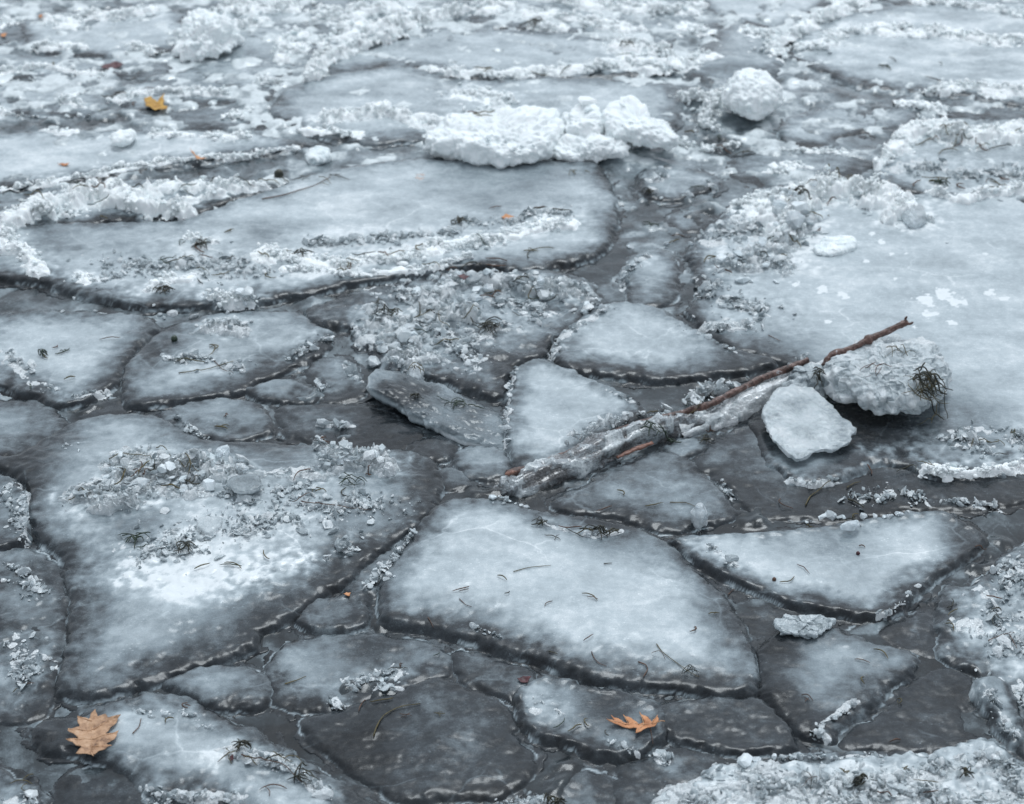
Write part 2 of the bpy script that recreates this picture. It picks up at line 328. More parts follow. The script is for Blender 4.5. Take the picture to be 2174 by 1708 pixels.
# small angular crumbs, many in one mesh
_ico = None
def ico(sub=1):
    import bmesh
    bm = bmesh.new(); bmesh.ops.create_icosphere(bm, subdivisions=sub, radius=1)
    V = np.array([v.co[:] for v in bm.verts]); F = np.array([[v.index for v in f.verts] for f in bm.faces]); bm.free(); return V, F
ICO1, ICO2 = ico(1), ico(2)
def crumbs(name, X, Y, Z, S, mtl, parent, rng, flat=1., frost=None):
    n = len(X); V0, F0 = ICO1; k = len(V0)
    q = rng.normal(size=(n, 4)); q /= np.linalg.norm(q, axis=1)[:, None]; a, b, c, d = q.T
    Rm = np.stack([1 - 2 * (c * c + d * d), 2 * (b * c - a * d), 2 * (b * d + a * c), 2 * (b * c + a * d), 1 - 2 * (b * b + d * d), 2 * (c * d - a * b), 2 * (b * d - a * c), 2 * (c * d + a * b), 1 - 2 * (b * b + c * c)], 1).reshape(n, 3, 3)
    sc = np.stack([rng.uniform(.7, 1.35, n), rng.uniform(.6, 1.0, n), flat * rng.uniform(.25, .7, n)], 1) * S[:, None]
    V = V0[None] * (1 + rng.uniform(-.3, .3, (n, k)))[:, :, None] * sc[:, None, :]
    V = np.einsum('nij,nkj->nki', Rm, V) * np.array([1, 1, .8])
    V += np.stack([X, Y, Z + S * .25], 1)[:, None, :]
    F = (F0[None] + (np.arange(n) * k)[:, None, None]).reshape(-1, 3)
    fr = np.repeat(rng.uniform(.2, 1, n) if frost is None else frost, k)
    return mesh(name, V.reshape(-1, 3), F, mtl, parent, fr, smooth=False)
def crumb_field(fl, strokes, n, rng, parent, size=(.0015, .010), mtl='crystal', name='ice_crumbs'):
    xs, ys = [], []
    for p_, hw, k in strokes:
        a = P(p_, .04); wd = hw * mpp(np.mean([q[1] for q in p_]))
        seg = np.linalg.norm(np.diff(a, axis=0), axis=1).sum() if len(a) > 1 else .0
        m_ = int(n * (seg + wd) * wd * 4) + 6
        i = rng.integers(0, max(1, len(a) - 1), m_); t_ = rng.random(m_)[:, None]
        q = a[i] * (1 - t_) + a[np.minimum(i + 1, len(a) - 1)] * t_
        q = q + rng.normal(size=(m_, 2)) * wd * .85; xs.append(q[:, 0]); ys.append(q[:, 1])
    X = np.concatenate(xs); Y = np.concatenate(ys)
    if fl is not None:
        d = fl.ev(X, Y)[2]; X, Y = X[d > .0], Y[d > .0]
    if len(X) < 3: return
    dist = np.hypot(Y, CAM_H) / 4.5
    S = (size[0] + (size[1] - size[0]) * rng.random(len(X))**3) * dist
    o = crumbs(name, X, Y, hgt(X, Y) - S * .2, S, M[mtl], parent, rng); tag(o, kind='stuff'); return o
def pile(fl, strokes, style, H, rng, parent, name):
    xs, ys, hs_, ss_ = [], [], [], []
    for p_, hw, k in strokes:
        a = P(p_, .04); mp = mpp(np.mean([q[1] for q in p_])); far = style == 'snow' and np.mean([q[1] for q in p_]) < 330; wd = (2.0 if far else 1.5) * hw * mp; un = mp / .0013
        L = np.linalg.norm(np.diff(a, axis=0), axis=1) if len(a) > 1 else np.array([.001])
        s0 = (.0052 if style == 'snow' else .0033) * un
        n = int((L.sum() + wd) * wd * 2 / (s0 * s0) * (.55 if style == 'snow' else .24) * min(1, .35 + k * .7)) + 5
        if style != 'snow' and hw < 10: n = int(n * .55)
        i = rng.choice(len(L), n, p=L / L.sum()); t_ = rng.random(n)[:, None]
        q = a[i] * (1 - t_) + a[np.minimum(i + 1, len(a) - 1)] * t_
        r = np.abs(rng.normal(size=n)) * .5; an = rng.random(n) * 2 * math.pi
        q = q + np.stack([np.cos(an), np.sin(an)], 1) * (r * wd)[:, None]
        wq = min(wd * .7, .04); q = q - np.stack([fbm(q[:, 0] * 6, q[:, 1] * 6, 3, 61), fbm(q[:, 0] * 6 + 40, q[:, 1] * 6, 3, 62)], 1) * wq
        cl = fbm(q[:, 0] * 9, q[:, 1] * 9, 3, 501)          # clumps and gaps
        ok = (cl + rng.normal(size=n) * .15) > -.32 + .25 * r
        hh = H * k * np.clip(1 - (r / 1.25)**2, 0, 1) * np.clip(.75 + .9 * cl, .1, 1.5) * rng.random(n)**.5 * (.75 if style == 'snow' else .8)
        xs.append(q[ok, 0]); ys.append(q[ok, 1]); hs_.append(hh[ok]); ss_.append((s0 * (.45 + (1.5 if style == 'snow' else 3.2) * rng.random(n)**(2.2 if style == 'snow' else 5) + (0 if style == 'snow' else 4.5) * rng.random(n)**22))[ok])
    X, Y, Hh, S = map(np.concatenate, (xs, ys, hs_, ss_))
    if fl is not None:
        z0, _, d = fl.ev(X, Y); ok = d > -.004; X, Y, Hh, S, z0 = X[ok], Y[ok], Hh[ok], S[ok], z0[ok]
    else: z0 = hgt(X, Y)
    if len(X) < 4: return
    Z = z0 + Hh
    o_ = crumbs(name, X, Y, Z, S, M['snow' if style == 'snow' else 'crystal'], parent, rng, flat=1. if style == 'snow' else .55, frost=np.clip((.45 if style == 'snow' else .38) + (.5 if style == 'snow' else .7) * rng.random(len(X)) + Hh * 4, 0, 1.1))
    if style == 'snow': o_.data.polygons.foreach_set('use_smooth', np.ones(len(o_.data.polygons), bool))
    splat(X, Y, Z + S * .6); tag(o_, kind='stuff'); return o_
# closed rounded solid from a star-shaped outline
def solid(name, outline, T, B, z, style, mtl, parent=None, tilt=(0, 0), pw=3.0, na=130, nr=70, seed=0, amp=1.0, frost=.8, loc=None, world=None):
    p = smooth_loop(P(outline, z) if world is None else world, 6); c = p.mean(0)
    ang = np.arctan2(p[:, 1] - c[1], p[:, 0] - c[0]); rad = np.hypot(p[:, 1] - c[1], p[:, 0] - c[0]); o_ = np.argsort(ang)
    A = np.linspace(-math.pi, math.pi, na, endpoint=False); Rr = np.interp(A, ang[o_], rad[o_], period=2 * math.pi)
    Rr = Rr * (1 + .030 * pn(3.2 * np.cos(A) + 7, 3.2 * np.sin(A), seed) + .028 * pn(9 * np.cos(A), 9 * np.sin(A), seed + 1) + .014 * pn(22 * np.cos(A), 22 * np.sin(A), seed + 2))
    phi = np.linspace(math.pi / 2 - .03, -math.pi / 2 + .03, nr)
    rr = np.abs(np.cos(phi))**(2 / pw); zz = np.sign(np.sin(phi)) * np.abs(np.sin(phi))**(2 / pw)
    X = c[0] + rr[:, None] * (Rr * np.cos(A))[None]; Y = c[1] + rr[:, None] * (Rr * np.sin(A))[None]
    Z = z + np.where(zz > 0, zz * T, zz * B)[:, None] + 0 * X
    Z = Z + (X - c[0]) * tilt[0] + (Y - c[1]) * tilt[1]
    V = np.stack([X.ravel(), Y.ravel(), Z.ravel()], 1)
    V = np.vstack([V, [[c[0], c[1], z + T], [c[0], c[1], z - B]]])
    idx = np.arange(nr * na).reshape(nr, na); a = idx[:-1]; b = idx[1:]
    F = np.stack([a.ravel(), b.ravel(), np.roll(b, -1, 1).ravel(), np.roll(a, -1, 1).ravel()], 1)
    cap = np.array([[nr * na, idx[0, i], idx[0, (i + 1) % na], idx[0, (i + 1) % na]] for i in range(na)] + [[nr * na + 1, idx[-1, (i + 1) % na], idx[-1, i], idx[-1, i]] for i in range(na)])
    # displacement along approximate outward direction
    n = np.stack([np.cos(A)[None] * (rr**.5)[:, None] + 0 * X, np.sin(A)[None] * (rr**.5)[:, None] + 0 * X, (np.sign(zz) * np.abs(zz))[:, None] + 0 * X], 2).reshape(-1, 3)
    n /= np.linalg.norm(n, axis=1)[:, None] + 1e-9; n = np.vstack([n, [[0, 0, 1], [0, 0, -1]]])
    if style == 'snow':
        f1, i1 = wor3(V * 16 + .6 * pn3(V * 25, seed + 5)[:, None], seed); f2, i2 = wor3(V * 52, seed + 1)
        dsp = .022 * pn3(V * 8, seed) + .026 * (.5 - f1) * (.3 + i1) + .016 * pn3(V * 24, seed + 2) + .010 * pn3(V * 55, seed + 3) + .006 * (.5 - f2) + .004 * pn3(V * 130, seed + 4)
        fr = frost + .25 * (i1 - .5) + .2 * (i2 - .5)
    elif style == 'ice':
        f1, i1 = wor3(V * 20, seed); f2, i2 = wor3(V * 55, seed + 1)
        dsp = .016 * pn3(V * 9, seed) + .009 * (i1 - .5) + .006 * (i2 - .5) + .012 * pn3(V * 30, seed + 2) + .007 * pn3(V * 75, seed + 3) + .005 * (1 - f1)
        fr = frost + .5 * (i1 - .5) + .3 * (i2 - .5)
    else:
        nzf = np.abs(n[:, 2]); dsp = (1 - .75 * nzf) * (.010 * pn3(V * 22, seed) + .006 * pn3(V * 60, seed + 1)) + .0035 * pn3(V * np.array([25, 50, 25]), seed + 2) + .0015 * pn3(V * 130, seed + 2); fr = frost + .25 * pn3(V * 15, seed) + .45 * (1 - ss(.1, .6, nzf))
    V = V + n * (dsp * amp)[:, None]
    top = V[:, 2] > z - .2; splat(V[top, 0], V[top, 1], V[top, 2])
    F4 = np.vstack([F, cap[:, [0, 1, 2, 3]]])
    tri = np.vstack([F[:, [0, 1, 2]], F[:, [0, 2, 3]], cap[:, :3]])
    if loc is None and parent is None: loc = (float(c[0]), float(c[1]), z - B)
    return mesh(name, V, tri, mtl, parent, np.clip(fr, 0, 1.1), smooth=(style != 'ice'), loc=loc if parent is None else None)
# ------------------------------------------------------------------ water and frozen slush
wv = [(-150, -40, -.03), (150, -40, -.03), (150, 260, -.03), (-150, 260, -.03)]
o = mesh('lake_water', wv, [[0, 1, 2, 3]], M['water'], smooth=False, loc=(0, 0, -.03)); tag(o, kind='structure')
def build_slush():
    st = .0105; x = np.arange(-4.4, 4.4, st); y = np.arange(2.1, 13, st); X, Y = np.meshgrid(x, y, indexing='ij')
    f1, i1, _, _, _ = worley(X * 15, Y * 15, 4); f2, i2, _, _, _ = worley(X * 42, Y * 42, 5)
    f4, i4, _, _, _ = worley(X * 7 + .5 * fbm(X * 5, Y * 5, 3, 6), Y * 8 + .5 * fbm(X * 5, Y * 5, 3, 7), 8); sub = ss(.50, .30, f4) * ss(.35, .8, i4)
    big = fbm(X * 2.2, Y * 2.2, 3, 77)
    grain = ss(.0, .5, fbm(X * 5, Y * 5, 3, 81) + .8 * ss(5.4, 7.6, Y) - .42)
    Z = .009 + .004 * fbm(X * 7, Y * 7, 4, 80) + grain * (.016 * np.sqrt(np.clip(1 - f1**2, 0, 1)) * i1 + .008 * np.sqrt(np.clip(1 - f2**2, 0, 1)) * i2)
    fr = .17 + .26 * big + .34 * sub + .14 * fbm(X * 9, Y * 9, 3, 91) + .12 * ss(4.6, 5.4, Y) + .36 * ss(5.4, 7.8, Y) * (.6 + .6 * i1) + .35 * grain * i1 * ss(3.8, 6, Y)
    V = np.stack([X.ravel(), Y.ravel(), Z.ravel()], 1); F, used = grid_faces(np.ones(X.shape, bool)); splat(V[:, 0], V[:, 1], V[:, 2])
    tag(mesh('frozen_slush', V, F, M['slush'], None, np.clip(fr, 0, 1).ravel(), loc=(0, 5, 0)), kind='stuff')
build_slush()
# ------------------------------------------------------------------ the floes (outline in photo pixels, parameters, crusts)
GR = 'pancake ice floes frozen together'
FL = {}
def floe(key, label, pts, crust=(), crum=0, **kw):
    seed = len(FL) * 13 + 5; kw.setdefault('seed', seed)
    f = Floe(pts, **kw); FL[key] = f; f.label = label
    for st_, H_, sk in crust:                     # frosted surface round each crust; 'flat' means frost only
        for p_, hw, k in sk:
            m_ = mpp(np.mean([q[1] for q in p_])); f.white.append((P(p_, .04), hw * m_ * (1.6 if st_ == 'flat' else 2.2), (.25 if st_ == 'flat' else .18) * k))
    crust = [c_ for c_ in crust if c_[0] != 'flat']
    ym = max(3.0, f.c[1]); step = .00098 * math.hypot(CAM_H, ym)
    X, Y = floe_grid(f, step)
    while X.size > 1.1e6: step *= 1.15; X, Y = floe_grid(f, step)
    z, fr, d = f.ev(X, Y)
    e = f.empty = empty('ice_floe', (float(f.c[0]), float(f.c[1]), -.05), label, 'ice floe', GR)
    F, used = grid_faces(d > -.042)
    V = np.stack([X.ravel()[used], Y.ravel()[used], z.ravel()[used]], 1); splat(V[:, 0], V[:, 1], V[:, 2])
    mesh('ice_slab', V, F, M['ice'], e, fr.ravel()[used])
    rng = np.random.default_rng(seed)
    for i, (style, H, strokes) in enumerate(crust):
        ob = crust_mesh(f, strokes, 'snow' if style != 'cry' else 'cry', H, seed + i * 3, e, 'snow_crust' if style != 'cry' else 'crystal_crust', M['snow' if style == 'snow' else 'frost' if style == 'flat' else 'crystal'])
        if style != 'flat': pile(f, strokes, 'snow' if style == 'snow' else 'cry', H, rng, e, 'snow_clumps' if style == 'snow' else 'ice_shards')
        if ob: tag(ob, kind='stuff')
        if crum and style != 'flat': crumb_field(f, strokes, crum * (1 - .6 * f.far), rng, e, mtl='snow' if style == 'snow' else 'crystal')
    return f
# --- bottom and middle of the picture
floe('F3', 'dark flattened floe at the left edge below the squarish one', [(-60,1170),(0,1160),(60,1165),(108,1185),(133,1230),(140,1300),(133,1370),(118,1440),(103,1500),(85,1522),(0,1532),(-60,1530)], fm=.36, fa=.0, fb=.06, h=.03, lump=.007, noise=.9,
     crust=[('cry', .008, [([(30,1360),(60,1400),(40,1420)], 34, 1), ([(20,1200),(70,1260)], 22, .6)])], crum=60)
floe('F6', 'dark rounded floe cut by the bottom edge below the tan oak leaf', [(150,1640),(230,1630),(288,1655),(318,1700),(330,1780),(130,1780),(135,1690)], fm=.2, h=.02)
floe('F5', 'pale crusted floe in the bottom left corner', [(-60,1625),(30,1640),(70,1680),(90,1720),(90,1780),(-60,1780)], fm=.5, h=.03, crust=[('cry', .012, [([(0,1690),(50,1730)], 40, 1)])], crum=60)
floe('F4', 'long tapering floe running off the bottom edge with a tan oak leaf at its tip', [(68,1562),(95,1532),(176,1517),(212,1496),(270,1480),(330,1470),(390,1478),(440,1500),(500,1532),(570,1570),(640,1612),(720,1660),(790,1710),(830,1780),(520,1780),(440,1712),(330,1692),(290,1655),(220,1622),(150,1602),(90,1590)], fm=.85, fa=.03, fb=.11, h=.04, dome=.012, lump=.006, clear=[(100,1570,50,.9),(760,1700,60,.7),(590,1540,50,.5)],
     crust=[('cry', .018, [([(490,1590),(540,1600),(600,1620),(650,1650),(690,1680)], 16, 1), ([(300,1658),(330,1680),(400,1690),(500,1690)], 14, .9), ([(280,1500),(400,1510),(450,1540)], 9, .35)])], crum=130)
floe('F7', 'small smooth rounded floe tucked under the big left floe', [(350,1452),(400,1425),(450,1410),(520,1412),(560,1438),(570,1472),(550,1498),(490,1510),(440,1500),(390,1482)], fm=.62, fa=.012, fb=.08, h=.04, dome=.01)
floe('F8', 'pale low floe with a glassy streak between the big left floe and the dark floe', [(560,1425),(590,1375),(640,1352),(700,1345),(790,1342),(880,1352),(940,1378),(955,1402),(950,1432),(900,1445),(840,1468),(760,1495),(700,1512),(630,1510),(580,1480)], fm=.66, fa=.015, fb=.09, h=.028, clear=[(800,1370,90,.6)],
     crust=[('cry', .014, [([(740,1435),(790,1420),(850,1410)], 15, .8), ([(800,1450),(840,1455)], 14, 1), ([(700,1480),(730,1490)], 12, .8)])], crum=160)
floe('F9', 'largest dark almost snowless floe near the bottom edge', [(650,1525),(700,1512),(760,1490),(840,1462),(920,1432),(960,1440),(1000,1458),(1060,1488),(1088,1508),(1098,1560),(1130,1600),(1120,1650),(1060,1690),(950,1700),(850,1700),(770,1650),(700,1600),(660,1565)], fm=.33, fa=.03, fb=.2, h=.03, dome=.008, noise=.8, clear=[(760,1570,70,1.0)])
floe('F9b', 'dark floe on the bottom edge beside the end of the long tapering floe', [(700,1640),(780,1660),(860,1712),(1000,1708),(1100,1695),(1160,1650),(1250,1632),(1300,1660),(1320,1780),(840,1780),(760,1710)], fm=.25, h=.02, noise=.9, crust=[('cry', .014, [([(1060,1700),(1150,1690),(1250,1705)], 20, 1)])], crum=80)
floe('F10', 'small dark wedge floe below the front edge of the central floe', [(962,1385),(1000,1378),(1080,1400),(1135,1428),(1128,1452),(1095,1488),(1065,1482),(1010,1462),(966,1435)], fm=.33, fa=.0, fb=.05, h=.028, noise=.6)
floe('F12', 'dark rounded floe right of the orange oak leaf', [(1388,1500),(1436,1485),(1524,1480),(1600,1486),(1640,1500),(1665,1525),(1690,1565),(1672,1590),(1584,1602),(1500,1592),(1430,1570),(1400,1535)], fm=.28, fa=.01, fb=.1, h=.034, rim=.004, noise=.7)
floe('F11', 'oval floe carrying the orange oak leaf', [(1090,1495),(1110,1460),(1152,1438),(1210,1445),(1280,1462),(1376,1488),(1410,1508),(1428,1555),(1400,1582),(1336,1606),(1296,1612),(1245,1606),(1176,1578),(1116,1548)], fm=.62, fa=.008, fb=.06, h=.045, dome=.008, rim=.006, clear=[(1300,1490,80,.7)],
     crust=[('cry', .010, [([(1125,1500),(1150,1470)], 12, 1), ([(1180,1500),(1200,1510)], 9, 1), ([(1300,1575),(1350,1590)], 8, .8)])], crum=120)
floe('F13', 'dark low floe between the oval leaf floe and the crusted corner floe', [(1308,1640),(1330,1612),(1400,1600),(1440,1585),(1600,1612),(1700,1602),(1850,1592),(1960,1600),(1960,1700),(1700,1780),(1330,1780)], fm=.25, h=.022, noise=.9, clear=[], crust=[('cry', .010, [([(1640,1595),(1720,1600),(1800,1600),(1900,1592)], 9, 1), ([(1400,1590),(1420,1600)], 14, 1)])], crum=150)
floe('F16', 'dark brownish flat floe in the lower right', [(1784,1572),(1830,1540),(1864,1517),(1910,1480),(1944,1441),(2008,1414),(2058,1438),(2078,1470),(2044,1500),(2045,1540),(2100,1570),(2064,1580),(1904,1594),(1804,1588)], fm=.2, fa=.02, fb=.12, h=.026, noise=1.0, lump=.003)
floe('F17', 'big pale crusted floe cut by the right edge', [(2260,1120),(2174,1158),(2110,1200),(2060,1240),(2010,1242),(1988,1290),(1990,1360),(2008,1405),(2060,1430),(2085,1465),(2130,1515),(2174,1590),(2260,1620)], fm=.75, fa=.03, fb=.16, h=.036, lump=.007, noise=.4,
     crust=[('cry', .010, [([(2110,1230),(2174,1220),(2240,1200)], 50, .8), ([(2090,1310),(2174,1350),(2240,1350)], 55, .8), ([(2120,1450),(2200,1480)], 45, .9)])], crum=60)
floe('F18', 'narrow slanting ice plate leaning at the right edge above the corner floe', [(2078,1465),(2110,1455),(2138,1462),(2174,1515),(2174,1570),(2160,1580),(2125,1560),(2090,1510)], fm=.62, fa=.0, fb=.04, h=.06, tilt=(-.1,.1), crust=[('cry', .008, [([(2100,1480),(2150,1550)], 14, 1)])], crum=80)
floe('F14', 'heavily crusted floe filling the bottom right corner', [(1380,1712),(1430,1680),(1484,1645),(1530,1630),(1584,1627),(1700,1622),(1800,1615),(1904,1614),(1984,1608),(2030,1585),(2072,1578),(2124,1588),(2174,1628),(2260,1650),(2260,1790),(1400,1790)], fm=.85, fa=.0, fb=.06, h=.05, lump=.012, rag=.018,
     crust=[('cry', .022, [([(1430,1720),(1520,1670),(1600,1660),(1750,1660),(1900,1660),(2000,1640),(2080,1620),(2150,1650),(2240,1680)], 40, 1), ([(1600,1710),(2174,1710)], 40, .9)])], crum=70)
floe('F15', 'pointed triangular floe with a grey frosted middle in the lower right', [(1625,1365),(1670,1338),(1764,1330),(1864,1368),(1924,1382),(1944,1400),(1944,1433),(1897,1460),(1836,1515),(1784,1560),(1764,1573),(1700,1560),(1652,1515),(1618,1475),(1610,1415)], fm=.72, fa=.02, fb=.14, h=.04, clear=[(1650,1370,60,.9),(1650,1500,60,.9),(1720,1540,50,.7)],
     crust=[('cry', .012, [([(1735,1537),(1770,1520),(1820,1485)], 8, 1), ([(1735,1550),(1750,1560)], 10, 1)])], crum=100)
floe('F20', 'small dark floe below the right end of the crescent floe', [(1872,1328),(1920,1310),(1965,1290),(1986,1305),(1988,1360),(1990,1400),(1950,1388),(1900,1370),(1878,1350)], fm=.2, fa=.0, fb=.06, h=.022, noise=.8)
floe('F19', 'thin dark floe below the left half of the crescent floe', [(1548,1265),(1584,1260),(1684,1288),(1764,1306),(1810,1318),(1760,1330),(1680,1333),(1640,1350),(1604,1380),(1590,1340),(1570,1300)], fm=.14, h=.014, noise=.8)
floe('F44', 'narrow wedge of crushed ice between the two biggest floes', [(735,1245),(780,1195),(830,1165),(905,1085),(920,1100),(860,1165),(840,1200),(805,1245),(795,1262),(740,1262)], fm=.35, fa=0, fb=.03, h=.03, lump=.009, crust=[('cry', .016, [([(770,1240),(830,1185),(880,1120)], 11, .8)])], crum=260)
floe('F43', 'small dark rounded floe between the lower ends of the two biggest floes', [(630,1312),(660,1278),(720,1262),(778,1256),(788,1275),(782,1312),(762,1332),(700,1338),(645,1334)], fm=.42, fa=.01, fb=.06, h=.036, rim=.006)
floe('F38', 'squarish glassy floe with a pale broken right edge at the left border', [(-60,1008),(0,1012),(40,1028),(60,1060),(56,1110),(56,1148),(20,1166),(-60,1160)], fm=.45, fa=.0, fb=.05, h=.055, rim=.008, noise=.8,
     crust=[('cry', .014, [([(55,1040),(54,1100),(52,1145)], 6, 1), ([(20,1030),(40,1120)], 20, .5)])], crum=120)
floe('F2', 'big left floe with a long mound of ice rubble across its top', [(-60,965),(20,968),(90,935),(150,900),(250,880),(330,886),(400,918),(450,935),(580,942),(700,950),(830,953),(900,968),(932,1000),(935,1042),(915,1085),(880,1122),(830,1160),(785,1192),(740,1236),(680,1272),(625,1312),(562,1346),(540,1376),(480,1402),(400,1426),(330,1450),(250,1474),(190,1485),(140,1480),(122,1462),(130,1420),(143,1370),(150,1310),(145,1240),(130,1190),(98,1160),(66,1130),(58,1080),(58,1035),(20,1005),(-60,995)], fm=.72, fa=.03, fb=.13, h=.045, dome=.012, lump=.005, rag=.008,
     clear=[(560,1330,110,.75),(400,1400,60,.5),(60,980,80,.7),(560,960,150,.4),(880,1020,70,.6),(760,1160,70,.5),(300,1130,70,.4),(700,1250,60,.4),(500,1180,150,-.18),(420,1040,120,-.12),(380,1265,70,-.15)],
     crust=[('cry', .065, [([(210,1060),(250,1020),(320,1000),(400,995),(480,1000)], 34, .8), ([(345,1010),(420,1000)], 24, 1.1), ([(240,1080),(310,1062)], 16, .9), ([(190,1045),(300,1030),(420,1025)], 34, .45), ([(230,990),(330,960)], 26, .35), ([(150,1060),(180,1060)], 20, .5), ([(500,1010),(600,1010),(680,1005)], 16, .35)]),
            ('cry', .060, [([(685,1000),(730,985),(790,975),(825,985)], 22, 1), ([(670,945),(700,950)], 12, .5)]),
            ('cry', .010, [([(290,1170),(430,1140),(560,1110),(700,1080),(800,1060)], 60, .6), ([(480,1060),(640,1040)], 45, .5), ([(740,1155),(700,1180)], 18, .9)]),
            ('flat', .010, [([(310,1238),(360,1258),(400,1272),(440,1258),(540,1235),(640,1205)], 26, 1), ([(310,1215),(450,1215),(620,1190)], 34, .9), ([(320,1180),(450,1160),(640,1150)], 44, .65), ([(400,1245),(520,1225)], 28, 1)])], crum=90)
floe('F1', 'largest smooth pale floe in the centre foreground', [(908,1088),(960,1064),(1050,1062),(1130,1082),(1200,1098),(1290,1106),(1370,1130),(1432,1166),(1480,1212),(1540,1272),(1580,1340),(1602,1400),(1606,1450),(1588,1480),(1520,1480),(1430,1468),(1330,1456),(1230,1440),(1140,1405),(1050,1380),(960,1352),(880,1336),(815,1326),(803,1290),(808,1242),(840,1190),(870,1150)], fm=.96, fa=.03, fb=.15, h=.05, dome=.012, lump=.003, rag=.006, noise=.12,
     clear=[(1300,1110,90,.6),(1560,1330,60,.5)],
     crust=[('cry', .012, [([(1150,1105),(1200,1125),(1260,1140),(1320,1125)], 7, .9), ([(1000,1330),(1060,1350)], 6, .4)])], crum=90)
floe('F22', 'grey floe under the lower end of the icy branch', [(1172,1062),(1220,1040),(1270,1005),(1330,978),(1400,955),(1450,965),(1480,990),(1512,1022),(1560,1072),(1572,1092),(1520,1112),(1440,1128),(1370,1118),(1300,1098),(1230,1090),(1180,1080)], fm=.68, fa=.03, fb=.15, h=.032, noise=.6)
floe('F23', 'wide dark low floe in front of the pale slab reaching the right edge', [(1476,975),(1520,930),(1600,890),(1700,862),(1850,870),(2000,890),(2260,860),(2260,1050),(2174,1066),(2104,1080),(2000,1082),(1905,1086),(1800,1104),(1700,1100),(1610,1098),(1584,1080),(1550,1045),(1510,1015)], fm=.45, fa=.02, fb=.2, h=.028, noise=1.1, clear=[(1850,1060,180,.8),(1800,900,120,1.),(2100,1050,120,.6)],  # middle clear blob paints in the shaded hollow with dark water under the block
     crust=[('cry', .012, [([(1810,1045),(1900,1030),(1960,1050)], 24, .6), ([(1530,1015),(1560,1050)], 7, 1), ([(2000,1050),(2120,1065)], 10, .7)])], crum=110)
floe('F21', 'crescent shaped raised floe with a pale glassy rim right of the central floe', [(1418,1152),(1450,1142),(1500,1138),(1600,1134),(1700,1126),(1800,1112),(1900,1098),(1990,1086),(2034,1102),(2092,1142),(2086,1162),(2050,1192),(2000,1222),(1950,1262),(1900,1302),(1860,1312),(1760,1304),(1680,1286),(1600,1256),(1550,1236),(1500,1210),(1460,1182)], fm=1.0, fa=.022, fb=.085, h=.045, dome=.006, rim=.007, rag=.005, noise=.1, lump=.003,
     clear=[(2040,1140,50,.7),(1760,1130,120,.35)],
     crust=[('cry', .012, [([(1495,1155),(1530,1172),(1570,1200)], 8, 1), ([(1860,1300),(1900,1290),(1960,1240)], 6, .9)])], crum=120)
# --- middle band
floe('F36', 'small smooth floe on the left border above the big rubble floe', [(-60,852),(0,846),(70,852),(120,872),(144,900),(130,930),(80,956),(40,970),(-60,978)], fm=.6, fa=.02, fb=.13, h=.035, crust=[('cry', .008, [([(145,905),(110,945),(50,968)], 6, 1)])], crum=180)
floe('F37', 'tiny dark floe behind the small smooth floe on the left', [(150,880),(200,852),(245,846),(276,868),(272,890),(205,898)], fm=.12, h=.02)
floe('F35', 'smooth pale floe on the left border in the middle row', [(-60,680),(40,668),(150,664),(260,670),(318,682),(328,702),(300,742),(262,780),(246,820),(190,850),(130,866),(70,850),(20,828),(-60,800)], fm=.88, fa=.03, fb=.13, h=.045, rim=.005, noise=.15, clear=[(60,840,50,.5)],
     crust=[('cry', .014, [([(0,745),(40,770),(60,800),(110,830)], 14, .7), ([(150,840),(220,825)], 8, .7)])], crum=120)
floe('F34', 'leaf shaped floe right of the smooth left border floe', [(256,812),(270,772),(310,732),(350,702),(400,682),(480,667),(600,662),(650,676),(690,700),(706,730),(680,756),(600,792),(540,822),(480,842),(400,856),(330,864),(288,866),(262,846)], fm=.82, fa=.03, fb=.13, h=.045, noise=.35, clear=[(350,740,60,.6),(560,800,60,.5)],
     crust=[('cry', .035, [([(425,692),(470,690),(520,700)], 15, 1)]), ('cry', .010, [([(350,750),(440,760),(520,775)], 22, .6), ([(610,760),(680,715),(700,705)], 12, .9)])], crum=100)
floe('F31', 'pale pointed floe below the leaf shaped floe', [(334,883),(360,867),(408,851),(480,845),(545,856),(578,885),(580,915),(520,936),(460,939),(400,927),(360,905)], fm=.6, fa=.02, fb=.08, h=.034, rim=.005, noise=.5, crust=[('cry', .008, [([(375,875),(400,900),(440,925)], 8, .8)])], crum=100)
floe('F32', 'smaller tilted floe with a glassy front left of the tilted slab', [(512,830),(560,815),(620,806),(665,828),(676,848),(632,856),(560,855)], fm=.55, fa=.01, fb=.06, h=.04, tilt=(0,.05))
floe('F33', 'dusky floe between the leaf shaped floe and the crusted middle floe', [(638,800),(660,770),(700,756),(742,756),(766,790),(770,838),(722,852),(684,846),(672,822)], fm=.5, fa=.02, fb=.09, h=.03, crust=[('cry', .012, [([(735,765),(765,800)], 6, 1), ([(680,800),(690,815)], 10, .9)])], crum=140)
floe('F29', 'flat dark floe left of the tilted glassy slab', [(585,862),(640,854),(770,856),(810,868),(885,905),(900,922),(862,950),(800,955),(700,945),(640,935),(598,912)], fm=.42, fa=.02, fb=.13, h=.024, noise=.6, clear=[(800,920,90,.8)], crust=[('cry', .014, [([(680,888),(740,896)], 10, 1)])], crum=80)
floe('F39', 'small dark oval floe below the tilted slab', [(862,946),(890,928),(930,924),(968,945),(962,970),(920,977),(880,966)], fm=.2, fa=.0, fb=.06, h=.03, rim=.004)
floe('F40', 'small frosted floe left of the lower end of the icy branch', [(962,965),(1000,946),(1060,950),(1083,975),(1083,1000),(1042,1018),(990,1012),(966,992)], fm=.62, fa=.01, fb=.06, h=.032)
